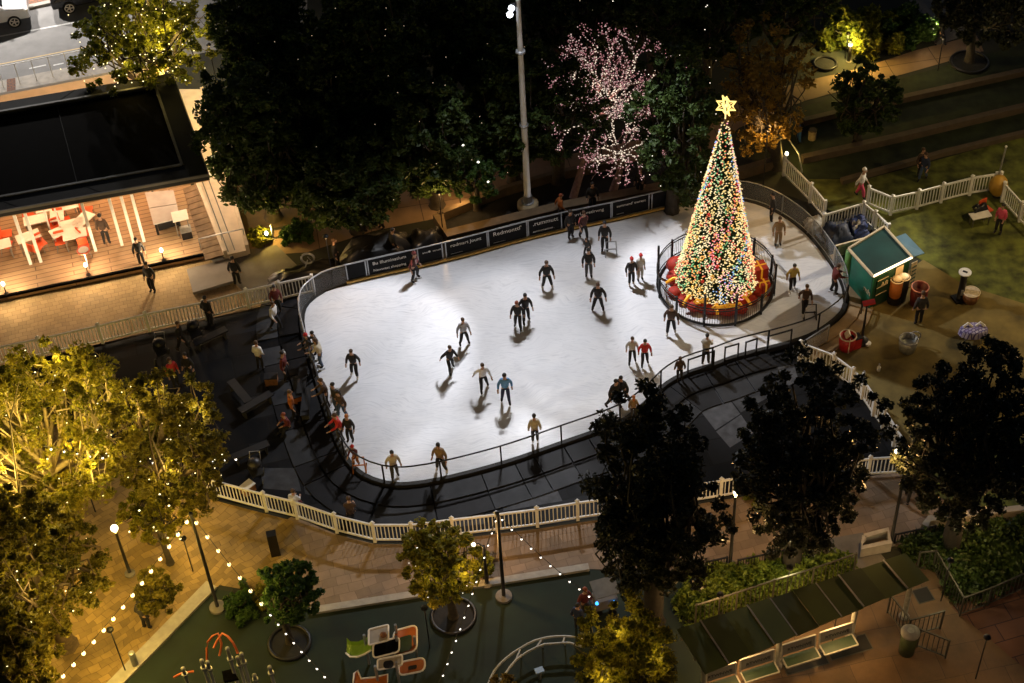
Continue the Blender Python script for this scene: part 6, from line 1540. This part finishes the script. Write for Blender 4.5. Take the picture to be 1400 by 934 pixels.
off(1055, 304, 0, 'stand', -90, 'dark', 'black', 'black', 'dark attendant just outside the mesh boards behind the tree', s=1.0)
off(1255, 444, 0, 'stand', 180, 'dark', 'black', 'brown', 'person in dark clothes standing in front of the kiosk', s=1.1)
off(1364, 319, 0, 'pockets', -40, 'pink', 'black', 'black', 'person in a pink jacket on the lawn near the right fence', s=1.02)
off(1175, 270, 0, 'walk', 60, 'white', 'pink', 'blond', 'person in a long white coat and pink trousers at the lawn fence', s=1.02, hat='white')
off(1261, 246, 0, 'walk', -40, 'navy', 'jeans', 'brown', 'person in navy and jeans on the lawn, front one of a pair', s=.95)
off(1256, 240, 0, 'stand', 30, 'brown', 'black', 'brown', 'person in brown behind the one in navy on the lawn', s=.95)
mn = off(1239, 685, 0, 'walk', 150, 'dark', 'black', 'black', 'man in dark clothes with a bag beside the tall walkway lamp post', s=1.05)
off(201, 860, 0, 'stand', 150, 'dark', 'black', 'black', 'person mostly hidden by the small plaza tree, only legs showing')
off(800, 842, 0, 'stand', 30, 'dred', 'dark', 'red', 'red-haired person at the edge of the playground beside the cart')
off(790, 862, 0, 'stand', 150, 'navy', 'black', 'black', 'person in navy below the red-haired one on the playground', s=.95)
off(1284, 62, 0, 'walk', 60, 'black', 'black', 'black', 'dark figure walking on the lit path at the top right')
off(1295, 44, 0, 'walk', -60, 'black', 'black', 'brown', 'dark figure under the top right tree')
bg = thing('shopping_bag', 'black bag with a pale outline at the side of the man by the lamp post', 'bag', tuple(G(1253, 668))); p = G(1253, 668)
part('body', MB().box(p + Vector((0, 0, .35)), (.42, .25, .5), .3), m_blk, bg); part('handle', MB().tube([p + Vector((-.15, -.14, .3)), p + Vector((-.15, -.14, .6)), p + Vector((.15, -.14, .6)), p + Vector((.15, -.14, .3))], .02, 5), m_wire, bg)
# skating aids
def aid(x, y, m, lab):
    p = G(x, y, IZ); t = thing('skating_aid', lab, 'skating aid', tuple(p), 'skating aids on the ice')
    part('frame', MB().tube([p + Vector((-.25, .2, .04)), p + Vector((-.25, -.3, .04)), p + Vector((-.22, -.1, .75)), p + Vector((.22, -.1, .75)), p + Vector((.25, -.3, .04)), p + Vector((.25, .2, .04))], .03, 6), m, t, True)
    part('crossbar', MB().bar(p + Vector((-.24, -.2, .4)), p + Vector((.24, -.2, .4)), .04, .04), m, t)
aid(835, 346, m_steel, 'metal skating aid in front of the skater in black at the banners'); aid(492, 640, m_or, 'orange skating aid held by the small child at the rail bend'); aid(1106, 432, m_blk, 'black skating aid beside the tall skater in dark brown')
# dark benches and a cooler in the yard on the left
def make_yard_bench():
    t = thing('yard_bench', 'x', 'bench'); part('seat', MB().box((0, 0, .45), (1.5, .35, .05)), m_cover, t)
    for s in (-1, 1): part('leg', MB().box((s * .6, 0, .22), (.06, .3, .44)), m_rail, t)
    part('stretcher', MB().bar((-.6, 0, .2), (.6, 0, .2), .04, .04), m_rail, t); return t
yb = make_yard_bench()
for k, (x, y, rz, lab) in enumerate(((352, 560, .4, 'black bench in the middle of the dark matting'), (330, 545, 1.9, 'black bench left of the middle one on the matting'), (420, 560, 1.3, 'black bench along the left rail of the rink'), (415, 530, 1.3, 'black bench at the upper part of the left rail'), (345, 626, .2, 'black bench near the lower left picket fence'), (290, 470, .3, 'black bench near the upper left picket fence'))):
    o = yb if k == 0 else copy_tree(yb); place(o, G(x, y), SITE + rz, lab, 'black benches on the rink matting')
jug(389, 487, 'red and white bottle standing near the left rail'); 
for k, (x, y, w, h, mm, lab) in enumerate(((372, 524, .5, .4, m_brn, 'brown crate on the matting beside the benches'), (408, 548, .45, .35, m_or, 'orange crate between the benches and the left rail'), (340, 672, .5, .35, m_brn, 'brown box with a pale lid by the lower left fence'))):
    p = G(x, y); t = thing('crate', lab, 'crate', tuple(p)); part('body', MB().box((p.x, p.y, h / 2), (w, w * .7, h), .4 * k), mm, t); part('lid', MB().box((p.x, p.y, h + .02), (w + .03, w * .7 + .03, .04), .4 * k), m_blk if k < 2 else m_tab, t)
for k, (x, y, lab) in enumerate(((268, 465, 'folded black pushchair near the upper left fence'), (222, 490, 'pushchair with pale bundle beside the yellow-lit tree'), (352, 655, 'pushchair by the lower left picket fence'))):
    p = G(x, y); t = thing('pushchair', lab, 'pushchair', tuple(p))
    part('seat', MB().box(p + Vector((0, 0, .5)), (.45, .5, .08), .5, R(20)), m_cover, t); part('hood', MB().ball(p + Vector((0, .1, .8)), .28, 10, 6, (1, 1, .8)), m_cover, t, True)
    part('handle', MB().tube([p + Vector((-.2, .2, .5)), p + Vector((-.2, .55, 1.0)), p + Vector((.2, .55, 1.0)), p + Vector((.2, .2, .5))], .02, 5), m_steel, t)
    for a in (-1, 1):
        for b in (-1, 1): part('wheel', MB().tube([p + Vector((a * .25 - .02, b * .3, .12)), p + Vector((a * .25 + .02, b * .3, .12))], .12, 10), m_rail, t)

# ================================================================== LIGHT
# fill lights added to brighten trees, paths and beds, with made-up stakes and heads
def glow(px, py, z, pw, c=YEL, r=.25, nm='added_tree_fill', lab='small added fill light', solo_=True):
    p = G(px, py, z)
    if solo_:
        b = Vector((p.x, p.y, 0)); t = thing('added_fill_light', lab, 'fill light', tuple(b)); part('stake', MB().tube([b, Vector((p.x, p.y, z - .12))], .025, 5), m_blk, t); hd_ = part('head', MB().lathe((p.x, p.y, z - .06), [(.13, 0), (.11, .06), (.03, .1)], 10), m_blk, t); part('lens', MB().lathe((p.x, p.y, z - .075), [(.09, 0), (.09, .01)], 10), emis('lamp_glass', (1, .93, .75), 5), hd_)
        lamp('added_fill_beam', p + Vector((0, 0, -.2)), pw, c, r=r, parent=t)
    else: lamp('path_glow', p, pw, c, r=r)
glow(62, 655, 2.2, 330, lab='added fill light under the widest yellow-lit tree')
glow(95, 600, 4.2, 150, lab='added fill light inside the crown of the widest yellow-lit tree')
glow(48, 815, 1.6, 230, lab='added fill light between the bottom left olive trees')
glow(225, 680, 1.6, 150, lab='added fill light under the tree reaching over the matting')
glow(250, 735, 2.0, 130, lab='added fill light near the left string-light post')
glow(150, 860, 2.6, 230, lab='added fill light by the diamond paving at bottom left')
glow(230, 88, 3.6, 300, lab='added fill light behind the pavilion roof inside the glowing tree')
glow(150, 110, 2.2, 150, lab='added fill light by the road under the glowing tree')
glow(285, 60, 2.2, 130, lab='added fill light between the glowing tree and the dark evergreens')
glow(628, 262, 1.1, 60, WARM, lab='added fill light under the small round tree of white bulbs')
glow(480, 195, 1.2, 60, WARM, lab='added fill light under the dark evergreens')
glow(822, 130, 4.0, 60, (1, .55, .5), lab='added fill light inside the pink blossom tree')
glow(1050, 175, 3.6, 200, WARM, lab='added fill light under the rust-tinged tree')
glow(1160, 45, 1.5, 200, (1, .85, .3), lab='added fill light inside the bright ferns')
glow(600, 262, 2.5, 150, WARM, lab='added fill light on the garden path left of the small round tree')
glow(445, 322, 2.5, 60, WARM, lab='added fill light on the garden path behind the large black cover')
glow(1290, 50, 2.0, 60, WARMW, lab='added fill light at the side road corner')
glow(985, 812, 2.2, 150, WARM, lab='added fill light in the bright creeping shrubs')
glow(1145, 835, 1.9, 170, WARM, lab='added fill light under the shelter roof')
glow(1010, 880, 1.9, 130, WARM, lab='added fill light under the left end of the shelter')
glow(1300, 765, 2.4, 80, (1, .8, .4), lab='added fill light in the shrub bed right of the shelter')
glow(1080, 775, 2.0, 90, (1, .8, .4), lab='added fill light at the right end of the bright creeping shrubs')
glow(1330, 700, 2.2, 100, WARM, lab='added fill light at the right end of the lower walkway')
glow(1350, 870, 2.5, 45, WARM, lab='added fill light on the red paving at lower right')
glow(860, 890, 2.2, 30, WARM, lab='added fill light beside the dense orange-brown tree')
glow(580, 830, 2.4, 25, WARM, lab='added fill light beside the autumn yellow tree')
# lamp standards outside the view; the bottom-edge pair is added as fill
def standard(px, py, h, pw, c, lab, aim=None):
    p = G(px, py); t = thing('lamp_standard', lab, 'street lamp', tuple(p)); part('pole', MB().tube([p, p + Vector((0, 0, h))], [.1, .06], 8), m_blk, t, True)
    part('head', MB().box(p + Vector((0, 0, h + .05)), (.6, .3, .12)), m_blk, t)
    if aim: lamp('standard_light', p + Vector((0, 0, h - .1)), pw, c, 'SPOT', r=.2, parent=t, aim=G(*aim), spot=R(95 if py < 0 or py > 934 else 34), blend=.8)
    else: lamp('standard_light', p + Vector((0, 0, h - .1)), pw, c, r=.2, parent=t)
standard(1470, 300, 7, 1100, (1, .72, .34), 'lamp standard beyond the right edge lighting the lawn')
standard(1500, 190, 9, 20000, (1, .84, .60), 'lamp standard beyond the right edge aimed at the end of the rink', (1085, 385))
standard(1440, 440, 6, 750, (1, .68, .28), 'lamp standard beyond the right edge beside the sandy yard')
standard(-60, -40, 9, 15000, (1, .93, .86), 'street lamp by the road at the top left', (20, 60))
standard(60, -75, 9, 11000, (1, .93, .86), 'second street lamp by the road at the top left', (60, 60))
standard(560, 1190, 7, 1000, (1, .66, .36), 'added fill lamp beyond the bottom edge of the playground', (560, 770))
standard(1180, 1190, 7, 1300, (1, .58, .24), 'added fill lamp beyond the bottom edge by the shelter', (1100, 860))
standard(60, 395, 5, 260, (1, .68, .32), 'lamp standard on the tan plaza at the left edge') if False else None
# night sky: a trace of ambient, a very dim cool sun standing in for city sky glow / moon
w = bpy.data.worlds.new('World'); scene.world = w; w.use_nodes = True; nt = w.node_tree
bgn = nt.nodes['Background']; sky = nt.nodes.new('ShaderNodeTexSky'); sky.sky_type = 'NISHITA'; sky.sun_disc = False
sky.sun_elevation = R(28); sky.sun_rotation = R(20)
nt.links.new(sky.outputs[0], bgn.inputs['Color']); bgn.inputs['Strength'].default_value = .009
sd = bpy.data.lights.new('moon', 'SUN'); sd.energy = .03; sd.angle = R(4); sd.color = (.75, .85, 1.0)
so = bpy.data.objects.new('moon', sd); link(so); so.rotation_euler = (R(62), 0, R(160))
scene.view_settings.view_transform = 'Standard'; scene.view_settings.look = 'None'; scene.view_settings.exposure = 0
scene.render.engine = 'CYCLES'
cy = scene.cycles; cy.use_denoising = True; cy.max_bounces = 4; cy.diffuse_bounces = 2; cy.glossy_bounces = 2; cy.transmission_bounces = 2; cy.transparent_max_bounces = 6
cy.sample_clamp_indirect = 3; cy.sample_clamp_direct = 0; cy.caustics_reflective = False; cy.caustics_refractive = False
try: cy.use_light_tree = True
except Exception: pass
